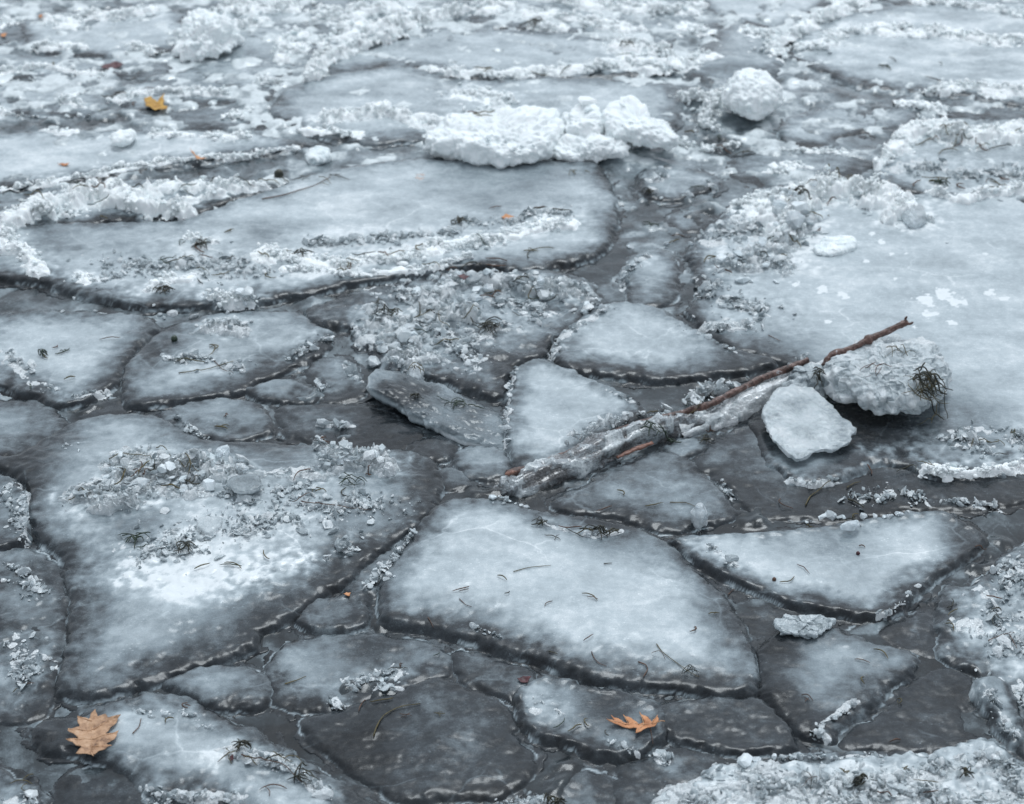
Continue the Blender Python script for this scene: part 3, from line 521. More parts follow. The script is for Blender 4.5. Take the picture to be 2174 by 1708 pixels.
floe('F41', 'tiny dark lump of ice at the tip of the big rubble floe', [(925,1010),(950,990),(985,1000),(1000,1025),(980,1040),(940,1036)], fm=.3, fa=0, fb=.03, h=.03)
floe('F42', 'tiny half sunken floe below the middle of the icy branch', [(1412,955),(1440,932),(1498,930),(1508,946),(1470,966),(1432,970)], fm=.55, fa=.0, fb=.04, h=.03)
floe('F45', 'rounded upright oval floe beside the narrow channel', [(1328,572),(1345,545),(1375,530),(1412,528),(1440,555),(1443,600),(1424,640),(1382,652),(1340,645),(1325,610)], fm=.72, fa=.01, fb=.09, h=.036, noise=.35, crust=[('cry', .010, [([(1322,600),(1335,560),(1380,535)], 8, .9)])], crum=140)
floe('F25', 'smooth triangular floe with a pale chipped left edge beside the icy branch', [(1078,860),(1085,800),(1110,772),(1160,766),(1210,790),(1290,820),(1345,852),(1370,880),(1310,925),(1240,965),(1170,1000),(1100,1015),(1085,975),(1080,940),(1070,908)], fm=.9, fa=.012, fb=.10, h=.045, noise=.15, rim=.006, crust=[('cry', .012, [([(1095,775),(1083,815),(1078,860),(1070,900),(1080,935)], 7, .9), ([(1290,822),(1340,850)], 5, .7)])], crum=130)
floe('F26', 'smooth pointed floe between the triangular floe and the big right floe', [(1170,748),(1200,702),(1270,656),(1330,646),(1400,656),(1440,680),(1480,706),(1560,740),(1650,768),(1600,790),(1500,802),(1420,812),(1330,806),(1250,796),(1190,782)], fm=.92, fa=.03, fb=.13, h=.05, noise=.12, clear=[(1560,770,90,.5)], crust=[('cry', .012, [([(1290,648),(1250,675),(1190,715),(1165,750)], 9, 1), ([(1440,690),(1500,710),(1560,745)], 8, .6)])], crum=160)
floe('F27', 'crusted middle floe buried under crystals and weeds', [(655,662),(700,640),(800,612),(920,592),(1050,582),(1180,576),(1242,600),(1268,640),(1230,690),(1172,725),(1155,758),(1100,778),(1080,805),(1060,845),(1000,832),(900,802),(830,792),(790,750),(740,702),(700,700),(668,690)], fm=.62, fa=.02, fb=.12, h=.048, lump=.009, noise=.9, clear=[(760,660,70,.4),(1060,790,80,.6),(980,700,60,.4)],
     crust=[('cry', .060, [([(790,660),(830,690),(880,730),(880,760)], 30, .7), ([(900,650),(950,605),(1030,592),(1120,605),(1190,615)], 27, .9), ([(900,640),(950,660),(1000,675)], 24, 1), ([(830,760),(860,775),(880,795)], 14, .8)]),
            ('cry', .020, [([(960,720),(1040,700),(1080,690)], 22, .9), ([(1200,600),(1240,600),(1260,640)], 18, 1), ([(760,700),(800,730)], 30, .7), ([(840,620),(900,650),(960,720),(1000,760)], 50, .45), ([(1060,640),(1180,660)], 40, .4), ([(700,700),(740,740)], 8, 1)])], crum=90)
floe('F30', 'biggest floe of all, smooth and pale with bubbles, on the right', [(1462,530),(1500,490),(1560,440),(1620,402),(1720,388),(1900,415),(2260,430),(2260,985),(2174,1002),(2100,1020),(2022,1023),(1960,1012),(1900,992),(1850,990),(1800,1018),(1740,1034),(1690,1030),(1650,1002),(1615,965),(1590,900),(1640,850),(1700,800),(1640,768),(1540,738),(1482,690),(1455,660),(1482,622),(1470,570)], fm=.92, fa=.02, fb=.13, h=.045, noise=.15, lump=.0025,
     spots=[(1965,640,34),(2000,628,34),(2030,645,30),(1975,672,24),(2100,628,16),(2130,640,16),(1870,520,14),(1890,545,10),(1840,560,12),(1925,545,9),(1915,495,10),(1850,500,10),(1745,620,20),(1790,632,16),(1690,608,14),(1760,690,12),(1900,598,7),(2090,545,8),(2020,690,14),(1940,700,8),(1600,670,10)],
     clear=[(1840,900,130,1.0),(1600,900,90,.7),(2000,960,120,.45),(1480,600,50,.5),(1640,740,100,.3),(2080,920,100,.3)],  # first blob: shadow and dark water beneath the weedy block, painted as low frost
     crust=[('snow', .085, [([(1640,465),(1680,425),(1740,405),(1800,395),(1860,410),(1915,445)], 36, 1), ([(1640,440),(1660,500)], 36, .8), ([(1600,440),(1700,400)], 40, .4)]),
            ('cry', .014, [([(1520,500),(1600,470),(1640,520)], 50, .7), ([(1500,600),(1560,640),(1640,660)], 40, .5)]), ('cry', .050, [([(1560,560),(1610,545),(1660,555)], 30, .8), ([(1650,520),(1690,490),(1700,460)], 28, 1), ([(1500,690),(1600,685)], 18, .35), ([(1940,455),(1960,462)], 16, .9)]),
            ('flat', .014, [([(1640,965),(1670,1000),(1720,1016),(1780,1008),(1820,985),(1860,965)], 16, .9), ([(1860,960),(1920,965),(1970,990)], 22, .8), ([(1900,940),(2000,960),(2120,960),(2220,950)], 26, .7)]), ('cry', .014, [([(1660,1005),(1720,1022),(1790,1012)], 8, 1), ([(2020,930),(2100,935),(2174,930)], 40, .6)]),
            ('snow', .030, [([(1960,995),(2050,998),(2120,990),(2200,982)], 14, 1)])], crum=80)
# --- upper half
floe('F48', 'longest floe stretching from the left border to the channel', [(-60,600),(-60,510),(0,490),(100,480),(250,475),(380,472),(450,450),(560,410),(700,365),(850,342),(1000,345),(1200,345),(1275,352),(1290,380),(1308,440),(1304,500),(1280,538),(1200,566),(1130,578),(1000,572),(900,586),(760,608),(640,630),(500,650),(380,656),(280,652),(180,632),(90,606),(0,596)], fm=.95, fa=.01, fb=.11, h=.058, noise=.25, lump=.004, clear=[(250,530,130,.25),(1080,350,200,.35),(560,520,80,.3),(100,520,80,.3)],
     crust=[('cry', .010, [([(200,570),(400,560),(560,570)], 50, .5), ([(640,515),(850,510),(1050,470),(1200,450)], 26, .6)]), ('snow', .032, [([(560,530),(620,550),(720,562),(850,545),(1000,512),(1120,490),(1200,472)], 20, .9), ([(400,500),(450,510)], 12, .6)]),
            ('snow', .030, [([(310,610),(360,592),(410,590)], 14, 1), ([(150,585),(190,590)], 14, .8), ([(450,632),(540,640)], 16, 1.1), ([(600,570),(760,580),(900,570),(1000,545)], 9, .7)]),
            ('snow', .055, [([(15,520),(55,545),(85,575)], 16, 1), ([(0,500),(20,520)], 20, .8)])], crum=110)
floe('F50', 'narrow floe piled with a thick white snow ridge in the upper left', [(-60,520),(-20,480),(60,435),(150,398),(300,383),(450,378),(560,388),(572,404),(460,442),(400,462),(330,464),(200,476),(60,492),(-10,530)], fm=.6, h=.05,
     crust=[('snow', .085, [([(-40,490),(20,475),(70,450),(130,425),(200,410),(270,415)], 34, 1), ([(280,425),(340,440),(380,455)], 24, .9), ([(330,405),(430,388),(500,395),(560,396)], 17, .6), ([(400,425),(470,410)], 14, .6)])], crum=140)
floe('F49', 'pale smooth floe on the left border behind the snow ridge', [(-60,290),(0,285),(100,277),(250,275),(450,280),(600,292),(652,306),(600,322),(480,338),(350,356),(200,382),(0,402),(-60,408)], fm=.98, fa=.02, fb=.12, h=.05, noise=.15,
     crust=[('snow', .020, [([(0,395),(150,372),(250,350),(400,332),(520,322),(630,306)], 9, 1), ([(330,278),(450,280),(530,284)], 10, 1), ([(90,268),(150,275)], 10, 1)])], crum=120)
floe('F46', 'small round floe with a raised rim at the head of the channel', [(1352,388),(1380,358),(1440,350),(1510,368),(1528,394),(1482,415),(1420,426),(1370,416)], fm=.72, fa=.01, fb=.07, h=.036, rim=.010, crust=[('cry', .018, [([(1385,372),(1420,360)], 9, 1), ([(1500,375),(1520,395)], 6, .8)])], crum=120)
floe('F47', 'small grey floe just below the small round floe', [(1420,462),(1450,447),(1500,450),(1526,470),(1490,489),(1432,487)], fm=.5, fa=0, fb=.05, h=.03, crust=[('cry', .012, [([(1480,425),(1540,415)], 14, 1)])], crum=120)
floe('F56', 'low grey floe left of the weedy crusted floe', [(1535,345),(1600,322),(1700,318),(1850,322),(1880,345),(1800,368),(1700,385),(1600,390),(1550,372)], fm=.6, fa=.01, fb=.1, h=.03, noise=.6, crust=[('snow', .022, [([(1640,350),(1700,345)], 18, .9), ([(1600,300),(1680,305),(1800,310)], 10, .7)])], crum=140)
floe('F55', 'weedy snow crusted floe on the right border', [(1862,372),(1885,325),(1930,275),(2000,252),(2100,258),(2260,260),(2260,425),(2150,440),(2060,436),(1990,425),(1900,402)], fm=.8, h=.06, lump=.009,
     crust=[('snow', .07, [([(1850,345),(1890,305),(1940,268),(1975,262)], 20, .9), ([(1975,270),(2040,290),(2110,285),(2200,290)], 22, 1)]), ('snow', .05, [([(1990,412),(2060,416),(2130,405),(2200,395)], 16, 1)]), ('cry', .016, [([(1920,350),(2050,360),(2200,370)], 34, .7)])], crum=120)
floe('F54', 'smooth grey floe right of the round snowball', [(1670,252),(1740,228),(1860,215),(1950,235),(1960,255),(1880,275),(1790,290),(1740,308),(1660,300)], fm=.82, fa=.01, fb=.1, h=.035)
floe('F51', 'wide floe behind the big snow blocks', [(578,232),(615,185),(700,160),(850,142),(1000,170),(1200,165),(1400,175),(1442,195),(1442,250),(1400,290),(1250,325),(1000,335),(900,302),(780,306),(680,290),(600,262)], fm=.86, fa=.02, fb=.12, h=.06, noise=.25,
     crust=[('snow', .045, [([(690,250),(740,238),(810,230),(860,242),(930,265)], 15, 1), ([(640,270),(760,280)], 10, .4), ([(900,312),(980,326),(1100,332),(1180,322),(1300,312),(1440,285)], 13, .7), ([(1180,285),(1290,290),(1420,290)], 14, .8)]), ('snow', .018, [([(980,190),(1050,200),(1060,235),(990,245)], 22, .8)])], crum=140)
floe('F52', 'floe with long snow ridges near the top centre', [(672,132),(760,90),(900,58),(1050,62),(1200,70),(1400,105),(1440,150),(1200,165),(1000,166),(850,142),(720,158)], fm=.85, fa=.01, fb=.12, h=.05, noise=.2,
     crust=[('snow', .04, [([(925,145),(1000,150),(1080,150),(1200,142),(1300,132),(1430,145)], 14, 1), ([(1320,90),(1400,95),(1470,105)], 24, 1), ([(1300,130),(1350,120),(1440,125)], 14, .9)])], crum=150)
floe('F52b', 'snow heaped floe on the top edge left of centre', [(650,-60),(660,20),(660,110),(650,165),(670,175),(760,110),(860,80),(980,30),(1000,-60)], fm=.6, h=.04,
     crust=[('snow', .075, [([(655,170),(665,140),(700,110),(740,100),(790,92),(850,68)], 15, 1), ([(800,55),(870,45),(930,25),(975,15)], 18, .9)]), ('snow', .05, [([(690,25),(740,25),(830,10)], 22, 1), ([(700,75),(755,45)], 17, .9)])], crum=140)
floe('F52c', 'greyish floe on the top edge with a drooping snow bank', [(980,20),(1000,-60),(1480,-60),(1500,0),(1560,45),(1450,85),(1400,100),(1200,68),(1060,58)], fm=.62, h=.035, noise=.5,
     crust=[('snow', .045, [([(1010,15),(1070,5)], 16, 1), ([(1120,18),(1200,30),(1290,42),(1340,55)], 14, .8), ([(1180,-10),(1300,8),(1400,15),(1480,12)], 17, 1), ([(1130,45),(1190,55)], 14, .8), ([(1460,45),(1520,80),(1600,70)], 22, .5)])], crum=140)
floe('F57', 'pale smooth floe on the top edge right of centre', [(1500,-60),(1500,15),(1560,45),(1650,62),(1690,45),(1800,-20),(1800,-60)], fm=.95, fa=.01, fb=.08, h=.04)
floe('F57b', 'narrow ridge floe slanting down from the top edge on the right', [(1655,85),(1700,50),(1790,0),(1840,-60),(1900,-60),(1850,10),(1760,50),(1700,80),(1668,96)], fm=.7, h=.06, crust=[('snow', .05, [([(1665,82),(1720,52),(1790,15),(1840,-20)], 15, 1)])], crum=120)
floe('F58g', 'hummocky grey floe between the round snowball and the top edge', [(1480,110),(1560,50),(1650,75),(1668,110),(1650,150),(1600,170),(1500,175),(1450,150)], fm=.62, h=.055, dome=.02, noise=.5, crust=[('snow', .03, [([(1590,60),(1640,75),(1650,110)], 22, .5), ([(1480,110),(1450,140)], 16, .8)])], crum=140)
floe('F53', 'wide rounded floe in the upper right corner', [(1668,105),(1700,75),(1760,45),(1860,18),(2000,10),(2260,40),(2260,232),(2174,228),(2090,212),(2000,200),(1850,188),(1740,152),(1685,130)], fm=.92, fa=.01, fb=.1, h=.06, noise=.3,
     crust=[('snow', .035, [([(1740,85),(1800,62),(1900,58),(2000,66),(2100,80),(2174,78)], 17, .9), ([(1960,190),(2040,182),(2100,188),(2200,190)], 13, 1), ([(1690,100),(1740,90)], 14, .8)])], crum=150)
floe('F53b', 'thin floe strip along the top right edge', [(1840,-60),(1880,5),(2000,8),(2100,25),(2260,45),(2260,-60)], fm=.7, h=.05, noise=.5, crust=[('snow', .03, [([(1960,0),(2060,10),(2200,30)], 16, 1)])], crum=100)
floe('F54b', 'low snow dusted floe below the upper right corner floe', [(1900,205),(1960,195),(2050,215),(2260,240),(2260,255),(2100,250),(2000,248),(1940,240)], fm=.5, h=.03, crust=[('snow', .03, [([(1890,210),(1950,212),(2000,225)], 14, .9)])], crum=140)
floe('F60', 'pale flat floe in the top left corner', [(40,45),(100,38),(250,30),(380,22),(392,90),(340,112),(200,120),(100,112),(55,85)], fm=.9, fa=.01, fb=.1, h=.045,
     crust=[('snow', .045, [([(70,-5),(150,15),(220,20),(300,15)], 24, 1), ([(110,38),(170,38)], 14, .7), ([(270,100),(310,100),(340,115)], 14, .8), ([(60,100),(110,90),(170,95)], 11, .6)])], crum=150)
floe('F61', 'grey floe behind and right of the rough snow heap', [(400,130),(380,60),(460,20),(560,5),(650,20),(655,90),(600,165),(540,200),(480,182),(420,160)], fm=.72, fa=0, fb=.06, h=.04, noise=.4,
     crust=[('snow', .045, [([(460,-5),(520,10),(600,5),(640,-10)], 22, 1), ([(500,48),(545,38)], 12, 1), ([(600,80),(640,60)], 9, .7), ([(590,115),(640,90)], 16, .9), ([(385,5),(420,0)], 16, .9)])], crum=140)
floe('F62', 'dark little floe in the far top left', [(-60,30),(0,40),(40,48),(66,66),(30,88),(-60,108)], fm=.4, fa=0, fb=.05, h=.035, crust=[('snow', .03, [([(0,40),(40,30)], 14, .7)])], crum=100)
floe('F63', 'long narrow floe on the left border above the yellow leaf', [(-60,118),(60,112),(200,122),(330,120),(372,145),(300,160),(150,160),(0,168),(-60,168)], fm=.66, fa=0, fb=.08, h=.04, noise=.4, crust=[('snow', .025, [([(0,148),(70,134),(150,140),(220,148)], 9, 1), ([(255,105),(300,100)], 13, 1)]), ('cry', .014, [([(0,165),(100,160),(200,165)], 14, .6)])], crum=140)
floe('F64', 'low floe around the yellow leaf', [(240,190),(300,172),(440,135),(560,150),(592,190),(560,215),(460,222),(350,235),(250,222)], fm=.68, fa=0, fb=.08, h=.04, noise=.5, crust=[('snow', .030, [([(250,200),(310,190),(390,185),(470,190)], 11, 1), ([(550,160),(590,170)], 16, .6), ([(190,190),(215,205)], 10, .8)])], crum=140)
floe('F65', 'flat greyish floe on the left border below the snowy narrow one', [(-60,185),(80,182),(190,195),(240,222),(200,240),(60,240),(-60,235)], fm=.75, fa=0, fb=.08, h=.035, crust=[('snow', .035, [([(-20,226),(50,235),(100,248)], 10, .9), ([(130,202),(165,212)], 9, .7), ([(80,268),(140,248),(240,243)], 14, 1)])], crum=140)
floe('F66', 'grey low floe below the yellow leaf', [(330,245),(400,210),(480,218),(560,215),(590,250),(560,268),(440,272),(350,268)], fm=.55, fa=0, fb=.1, h=.032, noise=.5, crust=[('snow', .020, [([(480,240),(560,220)], 14, .6)])], crum=140)
# ------------------------------------------------------------------ loose snow blocks, slabs and ice lumps
def block(name, label, cat, outline, T, B, z, style, mtl, group=None, **kw):
    o = solid(name, outline, T, B, z, style, M[mtl], **kw); tag(o, label, cat, group); return o
SB = 'snow blocks on the wide upper floe'
block('snow_block', 'longest snow block with a dirty crumbly front, leftmost in its row', 'snow block', [(895,298),(930,275),(990,255),(1060,246),(1130,243),(1180,255),(1195,285),(1165,315),(1110,338),(1050,338),(985,322),(930,316)], .055, .05, .075, 'snow', 'snow', SB, pw=3.2, na=260, nr=110, seed=3, amp=.95)
block('snow_block', 'small wedge shaped snow block with a straight right side behind the row', 'snow block', [(1190,262),(1215,245),(1262,236),(1272,255),(1268,282),(1230,288),(1200,280)], .05, .04, .085, 'snow', 'snow', SB, pw=4, seed=4, amp=.95)
block('snow_block', 'snow block with a long tail sloping right, rightmost of the back ones', 'snow block', [(1278,250),(1300,232),(1340,230),(1375,252),(1425,278),(1440,300),(1400,308),(1340,296),(1290,286)], .055, .04, .08, 'snow', 'snow', SB, pw=3, na=220, nr=90, seed=5, amp=.95)
block('snow_block', 'low snow block in front of the wedge shaped one', 'snow block', [(1172,322),(1190,306),(1240,296),(1300,300),(1338,312),(1310,328),(1250,336),(1200,338)], .035, .04, .045, 'snow', 'snow', SB, pw=2.6, na=200, nr=80, seed=6, amp=.95)
block('snowball', 'big round white snowball, the roundest lump of snow', 'snowball', [(1534,205),(1548,182),(1590,168),(1628,180),(1652,205),(1642,228),(1600,236),(1556,228)], .10, .07, .09, 'snow', 'snow', None, pw=2.2, na=240, nr=150, seed=7, amp=.75)
block('snow_heap', 'tall rough snow heap near the top left', 'snow heap', [(372,85),(395,55),(440,45),(490,62),(498,88),(470,105),(420,115),(385,108)], .10, .05, .055, 'snow', 'snow', None, pw=1.9, na=240, nr=120, seed=8, amp=1.6)
_x, _y, _ = at(1490, 230, .03); hp = empty('snow_heap', (float(_x), float(_y), 0), 'crumbly low snow heap leaning toward the round snowball from the left', 'snow heap')
pile(None, [([(1455,205),(1500,200),(1525,215)], 20, 1), ([(1515,215),(1500,270)], 18, .9), ([(1440,290),(1500,310),(1560,295)], 12, .5)], 'snow', .07, np.random.default_rng(5), hp, 'snow_clumps')
block('snow_lump', 'small oval snow lump lying on the pale smooth left floe', 'snow lump', [(236,298),(255,286),(280,283),(288,292),(270,304),(245,308)], .03, .02, .05, 'snow', 'snow', None, pw=2.2, na=90, nr=50, seed=10, amp=.5)
block('ice_lump', 'greyish white ice lump at the right tip of the pale smooth left floe', 'ice lump', [(650,335),(665,320),(690,318),(700,332),(690,344),(665,346)], .02, .02, .02, 'ice', 'snow', None, pw=2.2, na=80, nr=44, seed=11, amp=.6, frost=.5)
# weedy ice block by the branch tip
ib = block('ice_block', 'big white ice block tangled with weeds, under the tip of the branch', 'ice block', [(1757,812),(1768,770),(1800,748),(1850,742),(1905,742),(1960,752),(1998,785),(2012,822),(1985,852),(1930,868),(1870,866),(1810,846),(1775,832)], .075, .045, .085, 'ice', 'crystal', None, pw=2.7, na=340, nr=150, seed=12, frost=.78, amp=1.0)
sl = block('ice_slab_loose', 'flat white ice slab with scalloped edges, left of the weedy ice block', 'ice slab', [(1620,880),(1640,848),(1672,832),(1712,832),(1745,850),(1780,880),(1812,905),(1810,925),(1785,945),(1735,952),(1695,968),(1665,950),(1640,930),(1622,905)], .007, .010, .070, 'flat', 'crystal', None, pw=9, na=260, nr=60, seed=13, tilt=(-.03, .10), amp=1.2, frost=.62)
block('ice_chunk_upper', 'grey cracked ice chunk wedged between branch, slab and weedy block', 'ice chunk', [(1668,828),(1700,800),(1745,795),(1748,825),(1740,842),(1700,838)], .04, .04, .06, 'ice', 'crystal', None, pw=2.5, na=120, nr=60, seed=14, frost=.45)
# tilted glassy slab
block('tilted_slab', 'long glassy slab of ice tilted up at its left end in the middle', 'ice slab', [(782,826),(795,808),(840,806),(940,826),(1010,850),(1062,872),(1078,902),(1070,938),(1020,937),(960,926),(880,892),(820,862),(790,848)], .022, .03, .028, 'flat', 'ice', None, pw=4, na=340, nr=80, seed=15, tilt=(-.13, .0), amp=1.2, frost=.38)
block('ice_plate', 'small ragged white ice plate lying on the pointed triangular floe', 'ice plate', [(1646,1326),(1668,1310),(1720,1306),(1762,1314),(1768,1328),(1745,1348),(1700,1352),(1658,1344)], .009, .010, .036, 'ice', 'crystal', None, pw=4, na=180, nr=60, seed=16, amp=.8, frost=.5)
block('ice_plate', 'small white ice plate standing free on the biggest floe', 'ice plate', [(1728,524),(1750,508),(1800,506),(1815,520),(1790,538),(1745,542)], .016, .01, .036, 'ice', 'snow', None, pw=3, na=120, nr=50, seed=17, amp=.6, frost=.6)
block('ice_plate', 'pale flat plate of ice set in the rubble mound of the big left floe', 'ice plate', [(484,1026),(500,1012),(545,1010),(554,1024),(548,1040),(505,1046)], .008, .012, .072, 'flat', 'crystal', None, pw=4, na=100, nr=40, seed=18, amp=.7, frost=.35)
block('ice_plate', 'thin bright flake of ice below the rubble mound on the big left floe', 'ice plate', [(418,1108),(440,1100),(472,1104),(470,1124),(445,1138),(425,1128)], .012, .012, .045, 'flat', 'crystal', None, pw=4, na=100, nr=40, seed=19, amp=.8, frost=.7)
block('ice_crystal', 'clear dark grey ice lump right of the snow arch on the biggest floe', 'ice lump', [(1918,462),(1935,452),(1958,458),(1964,470),(1945,480),(1925,476)], .03, .02, .04, 'ice', 'glass', None, pw=2, na=40, nr=20, seed=20, amp=.7)
block('ice_crystal', 'upright glassy shard in the gap right of the central floe', 'ice shard', [(1466,1108),(1475,1092),(1495,1094),(1500,1108),(1485,1118)], .045, .02, .03, 'ice', 'glass', None, pw=2, na=40, nr=24, seed=21, amp=.6)
block('ice_crystal', 'long clear shard lying on the back edge of the crescent floe', 'ice shard', [(1783,1122),(1800,1112),(1822,1108),(1826,1116),(1805,1126)], .014, .01, .05, 'ice', 'glass', None, pw=2.4, na=50, nr=24, seed=22, amp=.5)
block('ice_crystal', 'round clear blob of ice hanging off the front of the crusted middle floe', 'ice lump', [(866,790),(880,778),(897,784),(896,800),(880,808),(868,802)], .02, .02, .035, 'flat', 'glass', None, pw=2.1, na=60, nr=40, seed=23, amp=1)
block('ice_stone', 'brownish faceted ice lump on the right half of the big left floe', 'ice lump', [(712,1158),(722,1145),(742,1144),(744,1156),(735,1166),(716,1168)], .022, .01, .045, 'ice', 'crystal', None, pw=2.2, na=50, nr=26, seed=24, amp=.7, frost=.25)
# loose glassy pieces, each its own thing
rngc = np.random.default_rng(4)
CH = [ # place in the photo, how many, spread, size m, phrase
 (1800,1090,9,90,10,.018,'in the row behind the crescent floe','glassy ice lumps behind the crescent floe'),
 (1900,1092,5,30,8,.020,'in the cluster at the far right of the lump row behind the crescent floe','clustered ice lumps behind the crescent floe'),
 (1090,1065,7,45,10,.012,'beside the lower tip of the icy branch','ice bits at the branch tip'),
 (1070,350,6,130,8,.014,'in the gap in front of the long snow block','ice bits before the snow block'),
 (300,655,9,200,10,.016,'in the dark gap along the front of the longest floe','ice bits in the gap before the longest floe'),
 (520,640,7,40,8,.020,'in the bright cluster at the front of the longest floe','bright ice bits before the longest floe'),
 (160,950,7,45,14,.010,'in the gap right of the small smooth left floe','ice bits right of the small smooth floe'),
 (1240,665,8,45,14,.016,'between the crusted middle floe and the pointed floe','ice bits between middle floes'),
 (800,1215,8,45,26,.013,'in the wedge between the two biggest floes','ice bits in the wedge'),
 (860,730,20,70,36,.026,'on the crusted middle floe','large crystals on the middle floe'),
 (1030,620,24,150,20,.026,'along the back of the crusted middle floe','large crystals along the middle floe'),
 (370,1020,30,150,34,.026,'in the rubble mound on the big left floe','large crystals in the left mound'),
 (760,985,20,80,18,.026,'in the right end of the rubble mound on the big left floe','large crystals at the right of the left mound'),
 (820,1440,6,50,12,.014,'beside the glassy streak on the pale low floe','crystals by the glassy streak'),
 (1590,560,22,80,40,.022,'on the left shoulder of the biggest floe','crystals on the left shoulder'),
 (1690,460,22,60,40,.030,'below the snow arch on the biggest floe','large crystals below the snow arch'),
 (1750,1600,6,110,6,.013,'along the dark strip behind the corner floe','ice bits behind the corner floe'),
 (1580,1620,3,30,8,.022,'at the back left of the crusted corner floe','ice flakes behind the corner floe'),
 (1400,460,8,70,60,.016,'in the narrow channel beside the biggest floe','ice bits in the channel'),
 (1250,280,4,90,10,.03,'among the snow blocks','snow crumbs among the blocks'),
]
def shard(c, z, rad, T, mtl, rng):
    import bmesh
    bm = bmesh.new(); n = 26
    q = rng.normal(size=(n, 3)); q /= np.linalg.norm(q, axis=1)[:, None]; q *= rng.uniform(.75, 1.05, (n, 1)) * np.array([rad, rad * rng.uniform(.5, .9), T])
    a = rng.uniform(0, 6.28); b = rng.normal() * .4; q = q @ np.array([[1, 0, 0], [0, math.cos(b), -math.sin(b)], [0, math.sin(b), math.cos(b)]]).T @ np.array([[math.cos(a), -math.sin(a), 0], [math.sin(a), math.cos(a), 0], [0, 0, 1]]).T
    for p in q: bm.verts.new(p)
    r = bmesh.ops.convex_hull(bm, input=bm.verts); bmesh.ops.delete(bm, geom=[g for g in bm.verts if not g.link_faces], context='VERTS')
    bmesh.ops.triangulate(bm, faces=bm.faces); bm.verts.index_update()
    V = np.array([v.co[:] for v in bm.verts]); F = np.array([[v.index for v in f.verts] for f in bm.faces]); bm.free()
    V = V + [c[0], c[1], z + T * .4]
    return mesh('ice_chunk', V, F, mtl, None, np.full(len(V), rng.uniform(.5, 1)), smooth=False, loc=(float(c[0]), float(c[1]), z))
for u, v, n, su, sv_, size, ph, grp in CH:
    for i in range(n):
        uu = u + float(np.clip(rngc.normal(), -1.6, 1.6)) * su * .6; vv = v + float(np.clip(rngc.normal(), -1.6, 1.6)) * sv_ * .6
        c = P([(uu, vv)], .03)[0]; z = float(hgt(c[0], c[1])); un = mpp(vv) / .0013
        rad = size * un * (.45 + .8 * rngc.random()**2); k = 9; an = np.linspace(0, 2 * math.pi, k, endpoint=False)
        rr = rad * (.7 + .5 * rngc.random(k)); W = np.stack([c[0] + rr * np.cos(an), c[1] + rr * np.sin(an) * .8], 1)
        T = rad * (.2 + .5 * rngc.random())
        mk = 'snow' if 'snow crumbs' in grp else rngc.choice(['glass', 'crystal', 'crystal', 'frost'])
        o = shard(c, z, rad, T, M[mk], rngc)
        tag(o, 'ice chunk ' + ph.replace('in the cluster at the far right of', 'clustered at the right of').replace('in the bright cluster at the front of', 'in the bright heap before').replace('between the crusted middle floe', 'between crusted floe').replace('in the right end of the rubble mound on the big left floe','at the right end of the left rubble mound'), 'ice chunk', grp)
# ------------------------------------------------------------------ branch in its coat of ice
def tube(pts, rad, k=8, seed=0, rough=0., flat=1.):
    p = np.array(pts, float); n = len(p); rad = np.broadcast_to(rad, (n,)); T = np.gradient(p, axis=0); T /= np.linalg.norm(T, axis=1)[:, None] + 1e-9
    up = np.array([0, 0, 1.]); S_ = np.cross(T, up); S_ /= np.linalg.norm(S_, axis=1)[:, None] + 1e-9; U = np.cross(S_, T)
    an = np.arange(k) / k * 2 * math.pi
    V = p[:, None] + rad[:, None, None] * (np.cos(an)[None, :, None] * S_[:, None] + flat * np.sin(an)[None, :, None] * U[:, None])
    V = V.reshape(-1, 3)
    if rough: V = V + (V - np.repeat(p, k, 0)) * (rough * (pn3(V * 70, seed) + .6 * pn3(V * 220, seed + 1)))[:, None]
    i = np.arange(n * k).reshape(n, k); a, b = i[:-1], i[1:]
    F = np.stack([a.ravel(), np.roll(a, -1, 1).ravel(), np.roll(b, -1, 1).ravel(), b.ravel()], 1)
    V = np.vstack([V, p[:1], p[-1:]]); c0, c1 = n * k, n * k + 1
    cap = [[c0, i[0, (j + 1) % k], i[0, j], i[0, j]] for j in range(k)] + [[c1, i[-1, j], i[-1, (j + 1) % k], i[-1, (j + 1) % k]] for j in range(k)]
    tri = np.vstack([F[:, [0, 1, 2]], F[:, [0, 2, 3]], np.array(cap)[:, :3]]); return V, tri
def join(parts):
    Vs, Fs, o_ = [], [], 0
    for V, F in parts: Vs.append(V); Fs.append(F + o_); o_ += len(V)
    return np.vstack(Vs), np.vstack(Fs)
def line3(pp, n=8):                             # (u, v, z) list -> smooth world polyline
    q = []
    for u, v, z in pp:
        x, y, _ = at(u, v, z); q.append((float(x), float(y), z))
    q = np.array(q); t0 = np.linspace(0, len(q) - 1, (len(q) - 1) * n + 1); out = []
    pad = np.vstack([2 * q[0] - q[1], q, 2 * q[-1] - q[-2]])
    for t_ in t0:
        i = min(int(t_), len(q) - 2); f = t_ - i; a, b, c, d = pad[i:i + 4]
        out.append(.5 * (2 * b + (c - a) * f + (2 * a - 5 * b + 4 * c - d) * f * f + (3 * b - a - 3 * c + d) * f**3))
    return np.array(out)
M['red_bark'] = plain('reddish_bare_bark', [(.3, (.06, .028, .02)), (.55, (.24, .11, .075)), (.75, (.42, .27, .22))], 70, .35, 1, .005)
x0, y0, _ = at(1075, 1010, .04)
br = empty('branch', (float(x0), float(y0), .02), 'brown branch half locked in a long coat of ice, its bare tip pointing up right', 'branch')
